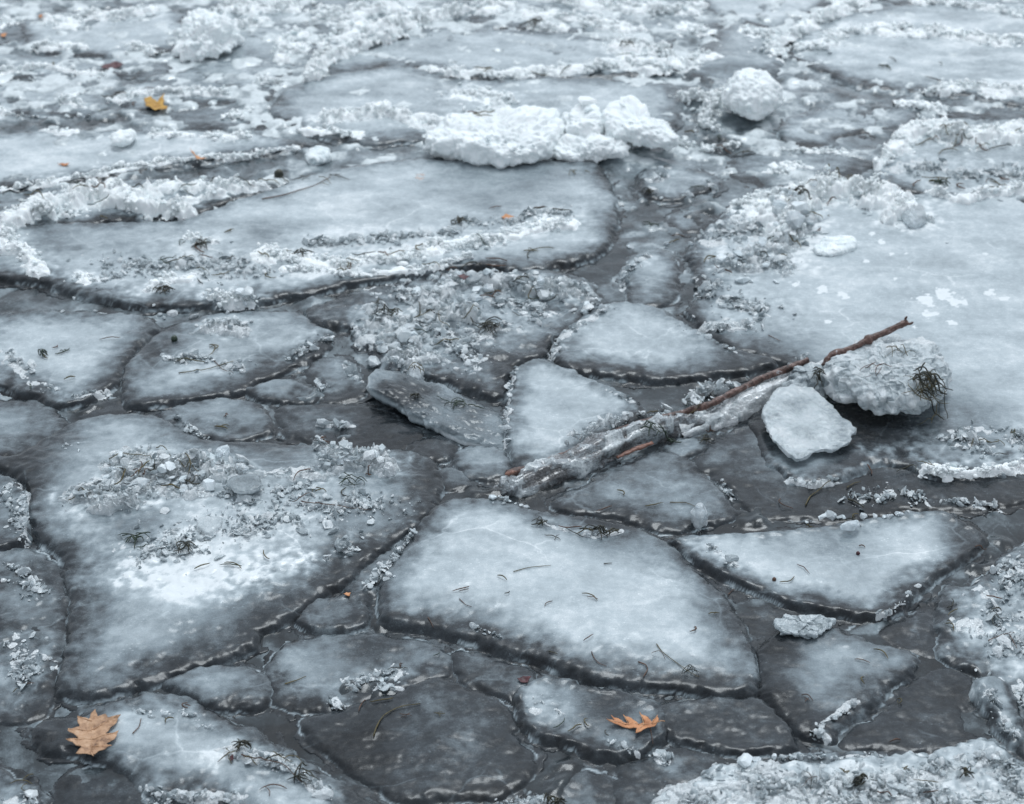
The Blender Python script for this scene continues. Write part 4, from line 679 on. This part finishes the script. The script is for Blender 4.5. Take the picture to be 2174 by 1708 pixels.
main = line3([(1078,1008,.040),(1160,985,.030),(1260,940,.032),(1345,905,.038),(1440,880,.05),(1500,862,.064),(1560,832,.074),(1620,803,.084),(1680,780,.094),(1716,765,.108)], 12)
nn = len(main); tt = np.linspace(0, 1, nn)
rd = .014 - .004 * tt + .003 * np.array([pn(np.array([q * 24.]), np.array([.5]), 3)[0] for q in tt])
V, F = tube(main, rd, 14, 3, .16); mesh('stem', V, F, M['bark'], br)
tip = line3([(1750,778,.10),(1765,756,.125),(1800,744,.14),(1832,728,.155),(1850,718,.165),(1880,706,.175),(1905,694,.19),(1926,684,.20)], 12)
nn = len(tip); tt = np.linspace(0, 1, nn); knob = .006 * np.exp(-((tt - .52) / .05)**2) + .003 * np.exp(-((tt - .2) / .05)**2) + .003 * np.exp(-((tt - .93) / .06)**2)
V, F = tube(tip, .0115 - .0025 * tt + knob, 12, 9, .18)
f1_ = tube(line3([(1922,686,.20),(1922,678,.212),(1926,672,.222)], 4), [.006, .006, .005, .005, .004, .004, .004, .003, .002], 7, 2, .1)
f2_ = tube(line3([(1924,686,.20),(1932,688,.204),(1939,684,.212)], 4), [.006, .006, .005, .005, .004, .004, .004, .003, .002], 7, 2, .1)
f3_ = tube(line3([(1760,764,.115),(1757,774,.10),(1768,778,.092)], 4), [.007, .006, .006, .005, .005, .004, .004, .003, .002], 7, 2, .1)
V, F = join([(V, F), f1_, f2_, f3_]); mesh('bare_tip', V, F, M['bark'], br)
# red peeled bark patch low on the branch, and the pale broken butt
V, F = tube(line3([(1310,972,.032),(1340,958,.036),(1385,940,.041)], 8), .008, 11, 5, .45, .6); mesh('peeled_bark', V, F, M['red_bark'], br)
V, F = tube(line3([(1072,1008,.058),(1085,1004,.062),(1096,1002,.060)], 5), [.003, .006, .008, .009, .009, .009, .009, .008, .007, .005, .003], 9, 5, .25, .7); mesh('broken_butt', V, F, M['red_bark'], br)
# the coat: an irregular long mound below and around the stem
ca, cb = P([(1075, 1010), (1740, 770)]); BA = math.atan2(cb[1] - ca[1], cb[0] - ca[0])
def coat_mat():
    m, t, b = mat('ice_glaze_on_branch'); p = pos(t)
    mp = nd(t, 'ShaderNodeMapping', vector_type='TEXTURE'); mp.inputs['Rotation'].default_value = (0, 0, BA); mp.inputs['Scale'].default_value = (5, 1, 1); t.links.new(p, mp.inputs[0]); q = mp.outputs[0]
    a = nd(t, 'ShaderNodeAttribute', attribute_name='frost').outputs['Fac']
    n1 = noise(t, q, 30, 7, .7); n2 = noise(t, p, 90, 4, .6); n3 = noise(t, p, 300, 2)
    f = mth(t, 'MULTIPLY_ADD', mth(t, 'SUBTRACT', n1, .5), 1.5, a); f = mth(t, 'MULTIPLY_ADD', mth(t, 'SUBTRACT', n2, .5), .7, f, clamp=True)
    t.links.new(ramp(t, f, [(0, (.020, .018, .018)), (.22, (.085, .085, .088)), (.5, (.34, .385, .41)), (.8, (.66, .72, .74)), (1, (.86, .89, .90))]), b.inputs['Base Color'])
    b.inputs['Roughness'].default_value = .16; b.inputs['IOR'].default_value = 1.31; b.inputs['Transmission Weight'].default_value = .25; b.inputs['Coat Weight'].default_value = .8; b.inputs['Coat Roughness'].default_value = .04
    bump(t, b, [(n1, 1.0), (n2, .5), (n3, .1)], .016, 1.0); return m
M['glaze'] = coat_mat()
def coat(pp, wid, hh, seed, mtl, name, frost, offs=0., gap=None, k=26, lo=-.05):
    ln = line3(pp, 26); n = len(ln); t0 = np.linspace(0, 1, n); W_ = np.interp(t0, np.linspace(0, 1, len(wid)), wid); H_ = np.interp(t0, np.linspace(0, 1, len(hh)), hh)
    T = np.gradient(ln, axis=0); T /= np.linalg.norm(T[:, :2], axis=1)[:, None]; S_ = np.stack([T[:, 1], -T[:, 0]], 1)
    an = np.linspace(-.15, math.pi + .15, k); V = []
    cx = np.cos(an); cz = np.sin(an)
    X = ln[:, 0][:, None] + S_[:, 0][:, None] * cx[None] * W_[:, None]; Y = ln[:, 1][:, None] + S_[:, 1][:, None] * cx[None] * W_[:, None]
    Z = ln[:, 2][:, None] * 0 + lo + (ln[:, 2][:, None] + H_[:, None] - lo) * np.clip(cz, -.2, 1)[None]**.75 if False else lo + (ln[:, 2] + H_ - lo)[:, None] * (np.sign(cz) * np.abs(cz)**.7)[None]
    V = np.stack([X.ravel(), Y.ravel(), Z.ravel()], 1)
    s_ = V.copy(); s_[:, 0] *= .55
    wf, wi = wor3(V * 26, seed); d1 = pn3(V * np.array([14, 22, 18]), seed); d2 = pn3(V * 60, seed + 1); d3 = pn3(V * 150, seed + 2)
    ts = np.repeat(np.arange(n), k) / 26.; aa = np.tile(an, n)
    dd = .010 * d1 + .009 * pn3(np.column_stack([ts * 1.6, aa * 5, ts * .3]), seed + 9) + .005 * pn3(np.column_stack([ts * 4, aa * 11, ts * 0]), seed + 10) + .007 * (wi - .5) + .005 * d2 + .002 * d3
    N = np.stack([np.repeat(S_[:, 0], k) * np.tile(cx, n), np.repeat(S_[:, 1], k) * np.tile(cx, n), np.tile(cz, n)], 1)
    V = V + N * dd[:, None]
    i = np.arange(n * k).reshape(n, k); a, b = i[:-1, :-1], i[1:, :-1]; c, d = i[1:, 1:], i[:-1, 1:]
    F = np.stack([a.ravel(), d.ravel(), c.ravel(), b.ravel()], 1); splat(V[:, 0], V[:, 1], V[:, 2])
    return mesh(name, V, F, M[mtl], br, np.clip(frost + .5 * (wi - .5) + .35 * d1, 0, 1.1), smooth=True)
coat([(1048,1040,.02),(1085,1022,.035),(1160,992,.045),(1260,945,.055),(1345,908,.06),(1430,880,.065),(1500,866,.07)], [.03,.055,.064,.062,.056,.052,.045], [-.005,.010,.014,.014,.012,.002,-.014], 3, 'glaze', 'ice_coat', .42)
coat([(1440,900,.045),(1530,862,.06),(1600,832,.07),(1660,803,.085),(1720,775,.09),(1758,764,.085)], [.045,.05,.05,.045,.04,.02], [-.01,-.004,.0,.0,.0,-.006], 8, 'glaze', 'ice_coat', .95)
rngb = np.random.default_rng(8)
pile(None, [([(1300,905),(1400,860),(1470,838)], 9, .5), ([(1440,855),(1480,835),(1540,810),(1585,795)], 14, 1), ([(1400,880),(1450,855)], 8, .7), ([(1650,775),(1720,750)], 6, .6), ([(1460,878),(1560,835)], 9, 1.6), ([(1560,840),(1640,800),(1710,772)], 8, 1.8), ([(1200,945),(1350,885)], 12, 1.4)], 'cry', .04, rngb, br, 'ice_shards')
pile(None, [([(1040,1045),(1080,1060),(1110,1060)], 8, .8)], 'cry', .015, rngb, br, 'ice_shards')
# ------------------------------------------------------------------ leaves
def leaf(name, label, px, mtl, z=None, stalk=None, veins=(), curl=.006, lift=.004, loc3=None):
    pts = P(px, .05); c = pts.mean(0); zb = float(hgt(c[0], c[1])) + lift
    import mathutils.geometry as mg
    dense = []
    for a, b in zip(pts, np.roll(pts, -1, 0)):
        for q in range(3): dense.append(a + (b - a) * q / 3 + (b - a)[::-1] * np.array([1, -1]) * (.04 * math.sin(q * 2.1)))
    dense = np.array(dense); s_ = .004
    lo, hi = dense.min(0), dense.max(0); gx, gy = np.meshgrid(np.arange(lo[0], hi[0], s_), np.arange(lo[1], hi[1], s_), indexing='ij'); D = sdf(dense, gx, gy)
    inner = np.stack([gx[D > s_ * .6], gy[D > s_ * .6]], 1)
    al = [Vector(q) for q in np.vstack([dense, inner])]; n = len(dense)
    vs, ed, fs, *_ = mg.delaunay_2d_cdt(al, [(i, (i + 1) % n) for i in range(n)], [list(range(n))], 1, 1e-6)
    xy = np.array([v[:] for v in vs]); r = np.hypot(xy[:, 0] - c[0], xy[:, 1] - c[1]) / (np.hypot(*(hi - lo)) / 2)
    ztop = zb + curl * (r**2) + .004 * pn(xy[:, 0] * 45, xy[:, 1] * 45, 3) + .0015 * pn(xy[:, 0] * 150, xy[:, 1] * 150, 4)
    top = np.column_stack([xy, ztop]); bot = top - [0, 0, .0009]; k = len(top)
    tris = [[f[0], f[i], f[i + 1]] for f in fs for i in range(1, len(f) - 1)]
    A = np.array(tris); F = np.vstack([A, A[:, ::-1] + k])
    e = {}
    for t3 in tris:
        for i in range(3): e[(t3[i], t3[(i + 1) % 3])] = 1
    rim_ = [(a, b) for a, b in e if (b, a) not in e]; F = np.vstack([F] + [[[a, a + k, b + k], [a, b + k, b]] for a, b in rim_])
    root = empty(name, (float(c[0]), float(c[1]), zb - .002), label, 'leaf')
    mesh('blade', np.vstack([top, bot]), F, M[mtl], root)
    def zz(q): return zb + curl * (np.hypot(q[:, 0] - c[0], q[:, 1] - c[1]) / (np.hypot(*(hi - lo)) / 2))**2 + .004 * pn(q[:, 0] * 45, q[:, 1] * 45, 3) + .0005
    vp = []
    for vv in veins:
        q = P(vv, .05); q = q[:1] + (q[-1:] - q[:1]) * np.linspace(0, 1, 10)[:, None] if len(q) == 2 else q
        vp.append(tube(np.column_stack([q, zz(q)]), np.linspace(.0012, .0005, len(q)), 5))
    if vp: V, F = join(vp); tag(mesh('vein', V, F, M['leaf_vein'], root), kind='stuff')
    if stalk:
        q = P(stalk, .05); q3 = np.column_stack([q, zz(q)]); q3[-1, 2] -= .002; V, F = tube(q3, .0013, 6); mesh('stalk', V, F, M['leaf_vein'], root)
    return root
T4 = lambda L, ox=0, oy=1217.4: [(a * .4 + ox, b * .4 + oy) for a, b in L]
leaf('oak_leaf', 'large tan oak leaf with pointed lobes at the lower left', T4([(505,712),(515,745),(560,738),(570,750),(640,740),(600,790),(556,832),(590,830),(628,820),(604,868),(560,890),(595,905),(530,928),(500,950),(470,952),(440,945),(400,946),(432,905),(400,895),(345,865),(412,857),(398,842),(356,822),(358,808),(420,800),(408,770),(410,745),(470,757),(482,728)]), 'leaf_tan', curl=.010, lift=.006,
     veins=[T4([(484,940),(482,800),(500,720)]), T4([(484,900),(590,905)]), T4([(484,860),(615,828)]), T4([(484,860),(355,866)]), T4([(483,810),(620,745)]), T4([(483,815),(362,815)]), T4([(485,770),(415,750)])], stalk=T4([(484,940),(488,955),(495,962)]))
T5 = lambda L: T4(L, 695.7)
leaf('oak_leaf', 'narrow orange oak leaf with long pointed lobes on the oval floe at the bottom', T5([(1478,775),(1522,770),(1503,750),(1560,768),(1600,776),(1585,752),(1568,732),(1612,752),(1650,782),(1682,776),(1672,750),(1655,722),(1700,748),(1718,778),(1735,765),(1752,745),(1756,782),(1735,800),(1700,805),(1680,812),(1660,825),(1632,838),(1642,806),(1590,799),(1560,798),(1522,790)]), 'leaf_orange', curl=.016, lift=.006,
     veins=[T5([(1490,777),(1750,788)]), T5([(1600,786),(1575,740)]), T5([(1680,790),(1662,730)]), T5([(1670,790),(1640,832)]), T5([(1720,785),(1752,750)])], stalk=T5([(1745,786),(1770,784),(1790,787)]))
T1 = lambda L: T4(L, 0, 0)
leaf('yellow_leaf', 'crumpled mustard yellow leaf near the top left', T1([(765,505),(800,498),(830,518),(850,500),(872,486),(862,530),(888,545),(884,572),(850,562),(820,576),(800,548),(770,542)]), 'leaf_yellow', curl=.02, lift=.012)
leaf('leaf_scrap', 'orange leaf scrap on the left of the pale smooth floe below the yellow leaf', T1([(300,842),(330,838),(366,838),(350,852),(325,848)]), 'leaf_orange', lift=.003)
leaf('leaf_scrap', 'thin pinkish leaf scrap on the pale smooth floe below the yellow leaf', T1([(1008,785),(1035,812),(1060,826),(1098,830),(1070,840),(1040,830)]), 'leaf_orange', lift=.003)
leaf('leaf_scrap', 'orange leaf scrap on the little dark floe at the top left border', T1([(0,150),(34,148),(20,165),(0,163)]), 'leaf_orange', lift=.006)
leaf('leaf_scrap', 'tiny orange scrap near the very top left corner', T1([(203,60),(222,56),(220,74),(204,76)]), 'leaf_orange', lift=.006)
leaf('dark_leaf', 'dark red leaf under a cap of snow near the top left', T1([(530,330),(560,312),(610,300),(650,312),(630,330),(570,342)]), 'leaf_red', lift=.008)
leaf('leaf_scrap', 'small orange oak leaf scrap on the longest floe', T5([(920,-1895+1895-860),(945,-868),(975,-872),(1010,-862),(975,-852),(940,-850)]) if False else [(1064,454),(1074,450),(1092,455),(1080,460),(1070,460)], 'leaf_orange', lift=.003)
leaf('buried_leaf', 'round pale tan leaf frozen into the back of the longest floe', [(880,368),(886,361),(898,360),(904,366),(898,374),(886,375)], 'leaf_buried', lift=.0005, curl=0)
leaf('leaf_scrap', 'orange scrap on the rubble wedge between the two biggest floes', [(729,1251),(735,1247),(744,1249),(740,1255)], 'leaf_orange', lift=.003)
leaf('dark_leaf', 'dark red leaf curled in the gap below the central floe', T5([(1005,525),(1040,510),(1080,520),(1060,540),(1025,542)]), 'leaf_red', lift=.003)
leaf('dark_leaf', 'maroon leaf fragment on the crystals of the crusted middle floe', [(971,598),(985,595),(998,600),(985,606)], 'leaf_red', lift=.008)
leaf('dark_leaf', 'small maroon leaf on the long tapering floe', [(487,1598),(494,1594),(495,1606),(489,1611)], 'leaf_red', lift=.004)
def seed_(u, v, r, label, mtl='leaf_red'):
    c = P([(u, v)], .04)[0]; z = float(hgt(c[0], c[1])); V, F = ICO2
    VV = V * r * (1 + .15 * pn3(V * 3, 2))[:, None] + [c[0], c[1], z + r * .5]; o = mesh('seed_pod', VV, F, M[mtl], loc=(c[0], c[1], z)); tag(o, label, 'seed pod')
seed_(1644, 1227, .006, 'round brown seed pod on the crescent floe', 'weed_brown')
seed_(370, 718, .012, 'black pod on the leaf shaped floe', 'weed_green')
seed_(592, 367, .020, 'black round knot of weed at the back of the longest floe', 'weed_black')
seed_(1822, 1172, .006, 'small purplish speck on the crescent floe')
# ------------------------------------------------------------------ weeds
rw = np.random.default_rng(21)
def strand(c, L, r, ang, rng, lift=.002, bend=1.0, climb=0.):
    n = 9; a = ang; p = [np.array(c)]; da = rng.normal() * .16 * bend
    for i in range(n - 1): a += da + rng.normal() * .20 * bend; p.append(p[-1] + np.array([math.cos(a), math.sin(a)]) * L / n)
    p = np.array(p); p -= p.mean(0) - np.array(c); z = hgt(p[:, 0], p[:, 1]) + lift + r
    arch = climb * np.sin(np.linspace(0, math.pi, n)) * rng.uniform(.2, 1.); z = np.maximum(z, np.convolve(np.pad(z, 1, 'edge'), [.33, .34, .33], 'valid')) + arch
    z = np.clip(z, np.median(z) - .012, np.median(z) + .05)
    return tube(np.column_stack([p, z]), r * np.array([.6, .9, 1, 1, 1, .95, .85, .7, .4]), 5)
def weed(c, L, r, mtl, label, group, twigs=0, name='weed_strand', lift=.002, ang=None, climb=.006):
    un = 1
    ang = rw.uniform(-.7, .7) + (math.pi if rw.random() < .5 else 0) if ang is None else ang
    parts = [strand(c, L, r, ang, rw, lift, climb=climb)]
    for i in range(twigs):
        parts.append(strand(np.array(c) + rw.normal(size=2) * L * .15, L * rw.uniform(.25, .6), r * .7, ang + rw.uniform(-1.4, 1.4), rw, lift, climb=climb))
    V, F = join(parts); z = float(V[:, 2].min()); o = mesh(name, V, F, M[mtl], loc=(float(c[0]), float(c[1]), z)); return tag(o, label, 'weed', group)
WG = [ # u, v, spread u, spread v, n, where, length m, material weights (olive, green, brown, black)
 (900,545,330,36,34,'on the snowy front of the longest floe',.05,(4,1,2,2)),
 (350,540,260,60,20,'on the rough left part of the longest floe',.05,(4,1,2,1)),
 (1100,430,150,30,8,'on the smooth right part of the longest floe',.045,(3,1,2,1)),
 (200,425,170,26,14,'on the thick snow ridge in the upper left',.06,(4,1,1,2)),
 (450,395,130,14,8,'on the right tail of the upper left ridge',.06,(3,2,1,1)),
 (650,375,110,18,9,'in the gap behind the left part of the longest floe',.06,(3,0,2,2)),
 (1040,280,120,36,6,'on the long snow block',.06,(5,0,1,0)),
 (2040,300,140,26,22,'on the snow bank at the right border',.06,(5,1,3,1)),
 (2050,375,130,22,18,'on the flat part of the weedy floe at the right border',.06,(4,1,3,1)),
 (1740,430,110,40,14,'in the snow arch on the biggest floe',.05,(3,2,2,3)),
 (1600,550,90,50,10,'on the left shoulder of the biggest floe',.04,(3,2,1,2)),
 (2120,930,70,40,9,'on the crusted front of the biggest floe',.045,(3,2,1,2)),
 (1900,990,130,24,8,'along the snowy front edge of the biggest floe',.045,(4,1,1,1)),
 (880,690,110,50,16,'on the crusted middle floe',.06,(4,2,1,2)),
 (1120,620,110,34,14,'along the right of the crusted middle floe',.05,(4,1,2,1)),
 (480,760,120,40,8,'on the leaf shaped floe',.06,(4,1,1,1)),
 (130,770,120,60,10,'on the smooth left floe',.04,(4,1,1,1)),
 (470,890,60,20,4,'on the pale pointed floe below the leaf shaped floe',.04,(2,2,2,0)),
 (700,1030,160,70,12,'on the right half of the big left floe',.045,(3,1,3,1)),
 (330,1020,150,40,16,'on the rubble mound of the big left floe',.05,(4,1,2,2)),
 (450,1180,160,60,9,'on the lower part of the big left floe',.04,(4,2,1,2)),
 (1180,1300,330,110,15,'on the largest smooth central floe',.035,(4,0,3,2)),
 (1240,1120,90,16,7,'along the back edge of the largest central floe',.05,(2,3,1,3)),
 (1350,1060,150,40,5,'on the grey floe under the branch',.05,(4,0,1,1)),
 (1760,1190,250,60,8,'on the crescent floe',.035,(4,0,2,1)),
 (1480,880,110,26,8,'over the icy branch',.05,(2,3,1,1)),
 (1720,1060,150,30,6,'in front of the pale slab',.05,(3,1,1,2)),
 (2100,1300,70,120,12,'on the pale crusted floe at the right edge',.04,(4,1,1,1)),
 (1850,1400,100,60,5,'around the pointed triangular floe',.04,(4,1,1,0)),
 (1800,1500,200,60,6,'in the dark ice of the lower right',.04,(3,0,2,1)),
 (1260,1530,100,40,8,'on the oval floe with the orange leaf',.035,(3,2,1,2)),
 (850,1520,170,100,8,'on the dark floe near the bottom edge',.05,(5,0,1,0)),
 (560,1620,110,30,10,'on the long tapering floe at the bottom',.05,(3,1,1,3)),
 (380,1500,70,22,4,'on the back of the long tapering floe',.05,(2,0,2,1)),
 (40,1640,60,30,5,'in the bottom left corner',.04,(4,0,1,0)),
 (60,1380,60,110,4,'on the dark flattened left floe',.03,(2,0,3,0)),
 (1900,1660,250,40,12,'on the crusted corner floe at the bottom right',.04,(3,3,2,2)),
 (850,1400,90,40,5,'on the pale low floe below the two biggest floes',.04,(3,1,1,1)),
 (300,210,260,80,12,'on the small floes of the upper left',.05,(3,3,2,2)),
 (1150,120,250,60,8,'on the floes at the top centre',.05,(2,3,2,3)),
 (1950,110,220,70,8,'on the upper right corner floe',.05,(1,3,0,3)),
 (1560,290,140,60,8,'around the round snowball',.05,(2,2,2,2)),
 (1420,450,90,80,8,'in the narrow channel beside the biggest floe',.045,(3,1,3,1)),
]
MW = ['weed_olive', 'weed_green', 'weed_brown', 'weed_black']; CN = {'weed_olive': 'olive', 'weed_green': 'dark green', 'weed_brown': 'brown', 'weed_black': 'black'}
NW = 0
for u, v, su, sv_, n, wh, L, wt in WG:
    for i in range(max(2, int(n * .6))):
        uu = u + float(rw.normal()) * su * .5; vv = v + float(rw.normal()) * sv_ * .5
        if not (-20 < uu < 2194 and -10 < vv < 1718) : uu = min(max(uu, 5), 2170); vv = min(max(vv, 4), 1700)
        un = mpp(vv) / .0013; mk = MW[rw.choice(4, p=np.array(wt) / sum(wt))]
        weed(P([(uu, vv)], .05)[0], 1.25 * L * un**.7 * rw.uniform(.5, 1.5), .00155 * un * rw.uniform(.7, 1.35), mk, 'thin %s weed strand %s' % (CN[mk], wh), 'weed strands ' + wh, int(rw.integers(0, 3)) if rw.random() < .45 else 0); NW += 1
def stem(px, r, mtl, label, name='weed_strand'):
    c = P(px, .05); k = np.linspace(0, len(c) - 1, 14); x = np.interp(k, range(len(c)), c[:, 0]); y = np.interp(k, range(len(c)), c[:, 1])
    x[1:-1] = (x[:-2] + 2 * x[1:-1] + x[2:]) / 4; y[1:-1] = (y[:-2] + 2 * y[1:-1] + y[2:]) / 4
    z = hgt(x, y) + r * 1.4 + .001; z = np.maximum(z, np.convolve(np.pad(z, 2, 'edge'), [.2] * 5, 'valid'))
    V, F = tube(np.column_stack([x, y, z]), r * np.linspace(1.1, .6, 14), 6, 3, .12); c0 = c.mean(0)
    tag(mesh(name, V, F, M[mtl], loc=(float(c0[0]), float(c0[1]), float(z.min()))), label, 'weed')
for a_ in [
 ([(556,416),(600,408),(640,397),(672,388),(702,370)], .0022, 'weed_brown', 'long bent brown stem at the back left of the longest floe'),
 ([(145,1024+38),(165,1058),(182,1052),(193,1056)], .0013, 'weed_olive', 'olive stem poking out left of the rubble mound on the big left floe'),
 ([(232,982),(262,972),(292,968),(320,972),(324,982)], .0014, 'weed_olive', 'long olive stem arching over the left mound'),
 ([(330,945),(350,946),(362,962)], .0016, 'weed_olive', 'crooked yellowish stem at the back of the left mound'),
 ([(640,968+102),(700,1076),(790,1081)], .0014, 'weed_brown', 'straight reddish stem right of the left mound'),
 ([(1090,1213),(1125,1203),(1170,1198)], .0011, 'weed_olive', 'pale bent stem in the back half of the central floe'),
 ([(1282,1195),(1300,1193)], .0014, 'weed_black', 'short black stick in the back half of the central floe'),
 ([(975,1268),(988,1280),(1001,1284)], .0011, 'weed_brown', 'short brown stem on the left of the central floe'),
 ([(908,1302),(914,1312),(920,1322)], .0011, 'weed_brown', 'tiny red stem at the left edge of the central floe'),
 ([(1165,1376),(1184,1382)], .0017, 'weed_black', 'short black stick near the front of the central floe'),
 ([(1394,1365),(1405,1380),(1432,1398),(1460,1418),(1485,1430)], .0012, 'weed_olive', 'long thin stem with a dark root at the front right of the central floe'),
 ([(1355,1398),(1372,1404),(1376,1414),(1366,1430)], .0018, 'weed_brown', 'hooked reddish leaf stem at the front of the central floe'),
 ([(1256,1378),(1262,1392),(1272,1402),(1288,1408)], .0011, 'weed_brown', 'thin bent stem left of the hooked reddish one'),
 ([(792,1549),(800,1525),(815,1502),(850,1483),(892,1479)], .0016, 'weed_olive', 'long yellow green stem on the dark snowless floe'),
 ([(1376,1512),(1382,1540),(1387,1568)], .0013, 'weed_brown', 'brown twig standing in front of the orange oak leaf'),
 ([(280,1548),(294,1534),(298,1515)], .0015, 'weed_brown', 'curved brown stem right of the tan oak leaf'),
 ([(512,1602),(556,1610),(600,1618),(640,1650)], .0016, 'weed_brown', 'long brown stem along the crystals of the tapering floe'),
 ([(378,783),(430,778),(495,762)], .0016, 'weed_olive', 'long straight stem across the leaf shaped floe'),
 ([(455,759),(470,775),(495,785)], .0014, 'weed_brown', 'stem crossing the long straight one on the leaf shaped floe'),
 ([(603,1434),(630,1426),(648,1418)], .0015, 'weed_olive', 'straight stem on the pale low floe left of its glassy streak'),
 ([(1423,1052),(1455,1052),(1482,1064)], .0013, 'weed_olive', 'bent yellowish stem on the grey floe under the branch'),
 ([(1803,1043),(1822,1052),(1836,1061)], .0028, 'weed_black', 'short black twig lying in front of the pale slab'),
 ([(1712,1055),(1722,1035),(1745,1020),(1765,1012)], .0018, 'weed_olive', 'curved olive stem hanging below the pale slab'),
 ([(1800,1018),(1815,1008),(1830,1005)], .0016, 'weed_olive', 'short arched olive stem right below the pale slab'),
 ([(1632,702),(1645,708),(1657,714)], .0013, 'weed_brown', 'thin straight reddish stem near the left tip of the biggest floe'),
 ([(1548,1240),(1560,1228)], .0013, 'weed_brown', 'tiny brown stem in the gap left of the crescent floe'),
 ([(2100,1350),(2130,1340),(2162,1330)], .0013, 'weed_brown', 'long thin brown stem on the pale crusted right edge floe'),
 ([(2144,1340),(2155,1355),(2160,1370)], .0013, 'weed_brown', 'bent brown stem just below the long thin one at the right edge'),
]: stem(*a_)
def tuft(u, v, n, L, r, mtl, label, su=12, sv_=6, z=.05, climb=.02):
    c0 = P([(u, v)], z)[0]; parts = []
    for i in range(n):
        c = c0 + rw.normal(size=2) * np.array([su, sv_ * 1.6]) * mpp(v) * .6; parts.append(strand(c, L * rw.uniform(.4, 1.2), r * rw.uniform(.6, 1.3), rw.uniform(0, 6.28), rw, .002, 1.15, climb))
    V, F = join(parts); o = mesh('weed_tuft', V, F, M[mtl], loc=(float(c0[0]), float(c0[1]), float(V[:, 2].min()))); tag(o, label, 'weed tuft')
tuft(1975,822,40,.075,.0021,'weed_black','largest black weed tangle on the right end of the weedy ice block',26,16,.13,.03)
tuft(1960,835,14,.11,.0013,'weed_olive','olive stems sticking out of the black tangle on the ice block',34,16,.13,.03)
tuft(1905,752,6,.08,.0012,'weed_olive','olive weed wisps on the top of the weedy ice block',24,6,.16,.01)
tuft(1850,790,6,.07,.0012,'weed_brown','brown weed wisps on the left of the weedy ice block',26,16,.15,.01)
tuft(1737,820,12,.05,.0018,'weed_black','black weed clot between the branch and the weedy ice block',8,9,.08)
tuft(1040,692,22,.08,.0017,'weed_black','black weed tangle on the right of the crusted middle floe',20,7)
tuft(820,662,12,.09,.0018,'weed_black','arching dark weed on the left of the crusted middle floe',26,10,.06,.03)
tuft(745,1005,8,.07,.0016,'weed_green','dark green weed loops on the right end of the left mound',26,8,.08,.02)
tuft(285,1140,10,.08,.0018,'weed_green','feathery green weed below the mound of the big left floe',14,4)
tuft(390,1168,10,.06,.0015,'weed_black','black spiky weed low on the big left floe',16,4)
tuft(345,612,14,.07,.0017,'weed_black','black weed on the small snow patch at the front of the longest floe',22,6)
tuft(425,515,12,.07,.0018,'weed_black','black weed ring in the middle of the longest floe',14,5)
tuft(970,468,9,.07,.0024,'weed_black','dark green clot on the smooth part of the longest floe',12,3)
tuft(640,540,8,.07,.0019,'weed_black','dark weed on the crusted strip of the longest floe',12,4)
tuft(92,744,10,.03,.0016,'weed_green','tiny green sprig on the smooth pale floe in the middle row',5,2)
tuft(1380,398,6,.05,.0022,'weed_black','black weed on the small round floe',8,3)
tuft(1130,40,9,.10,.0030,'weed_black','dark weed loops near the top centre edge',18,8)
tuft(1330,92,6,.07,.0026,'weed_black','dark weed clot at the top centre behind the snow ridge',12,4)
tuft(2000,382,9,.07,.0026,'weed_green','dark green clot on the weedy floe at the right border',12,6)
tuft(1400,895,12,.06,.0019,'weed_green','green weed wrapped round the icy branch',30,8,.09,.01)
tuft(1500,905,8,.06,.0018,'weed_black','dark weed hanging below the icy branch',10,8,.07,.01)
tuft(1265,1128,14,.07,.0018,'weed_black','black matted weed along the back of the largest central floe',40,4)
tuft(1150,1105,7,.06,.0018,'weed_black','short black weed at the back left of the largest central floe',10,5)
tuft(1400,1560-175,1,.05,.001,'weed_brown','single curled red brown stem on the front of the central floe',2,2)
tuft(1470,1420,7,.05,.0010,'weed_black','dark little root on the front right of the central floe',10,6)
tuft(510,1578,10,.06,.0017,'weed_black','black weed loop on the long tapering floe',12,5)
tuft(640,1640,10,.06,.0015,'weed_black','weed tangle right of the black loop on the long tapering floe',22,8)
tuft(2050,1640,8,.05,.0018,'weed_black','dark weed clump on the crusted corner floe',14,5)
tuft(1820,1665,10,.04,.0022,'weed_black','dark hollow weed clump in the middle of the crusted corner floe',10,5)
tuft(890,790,6,.05,.0015,'weed_olive','olive weed at the front of the crusted middle floe',12,6)
tuft(970,850,12,.07,.0017,'weed_green','green weed on the back of the tilted slab',28,6,.06,.01)
tuft(880,838,8,.05,.0017,'weed_black','dark weed sprig on the raised end of the tilted slab',8,5,.07,.01)
tuft(1180,1690,10,.05,.0022,'weed_black','black moss like weed on the bottom edge',16,5)
tuft(1700,430,10,.06,.0026,'weed_black','dark weed in the snow arch of the biggest floe',22,8)
tuft(1785,385,8,.06,.0020,'weed_olive','olive weed at the top of the snow arch of the biggest floe',22,5)
tuft(1215,360,4,.06,.0018,'weed_olive','pale weed wisps in the gap behind the right of the longest floe',22,3)
print('FLOES', len(FL), 'weeds', NW, 'objs', len(bpy.data.objects))
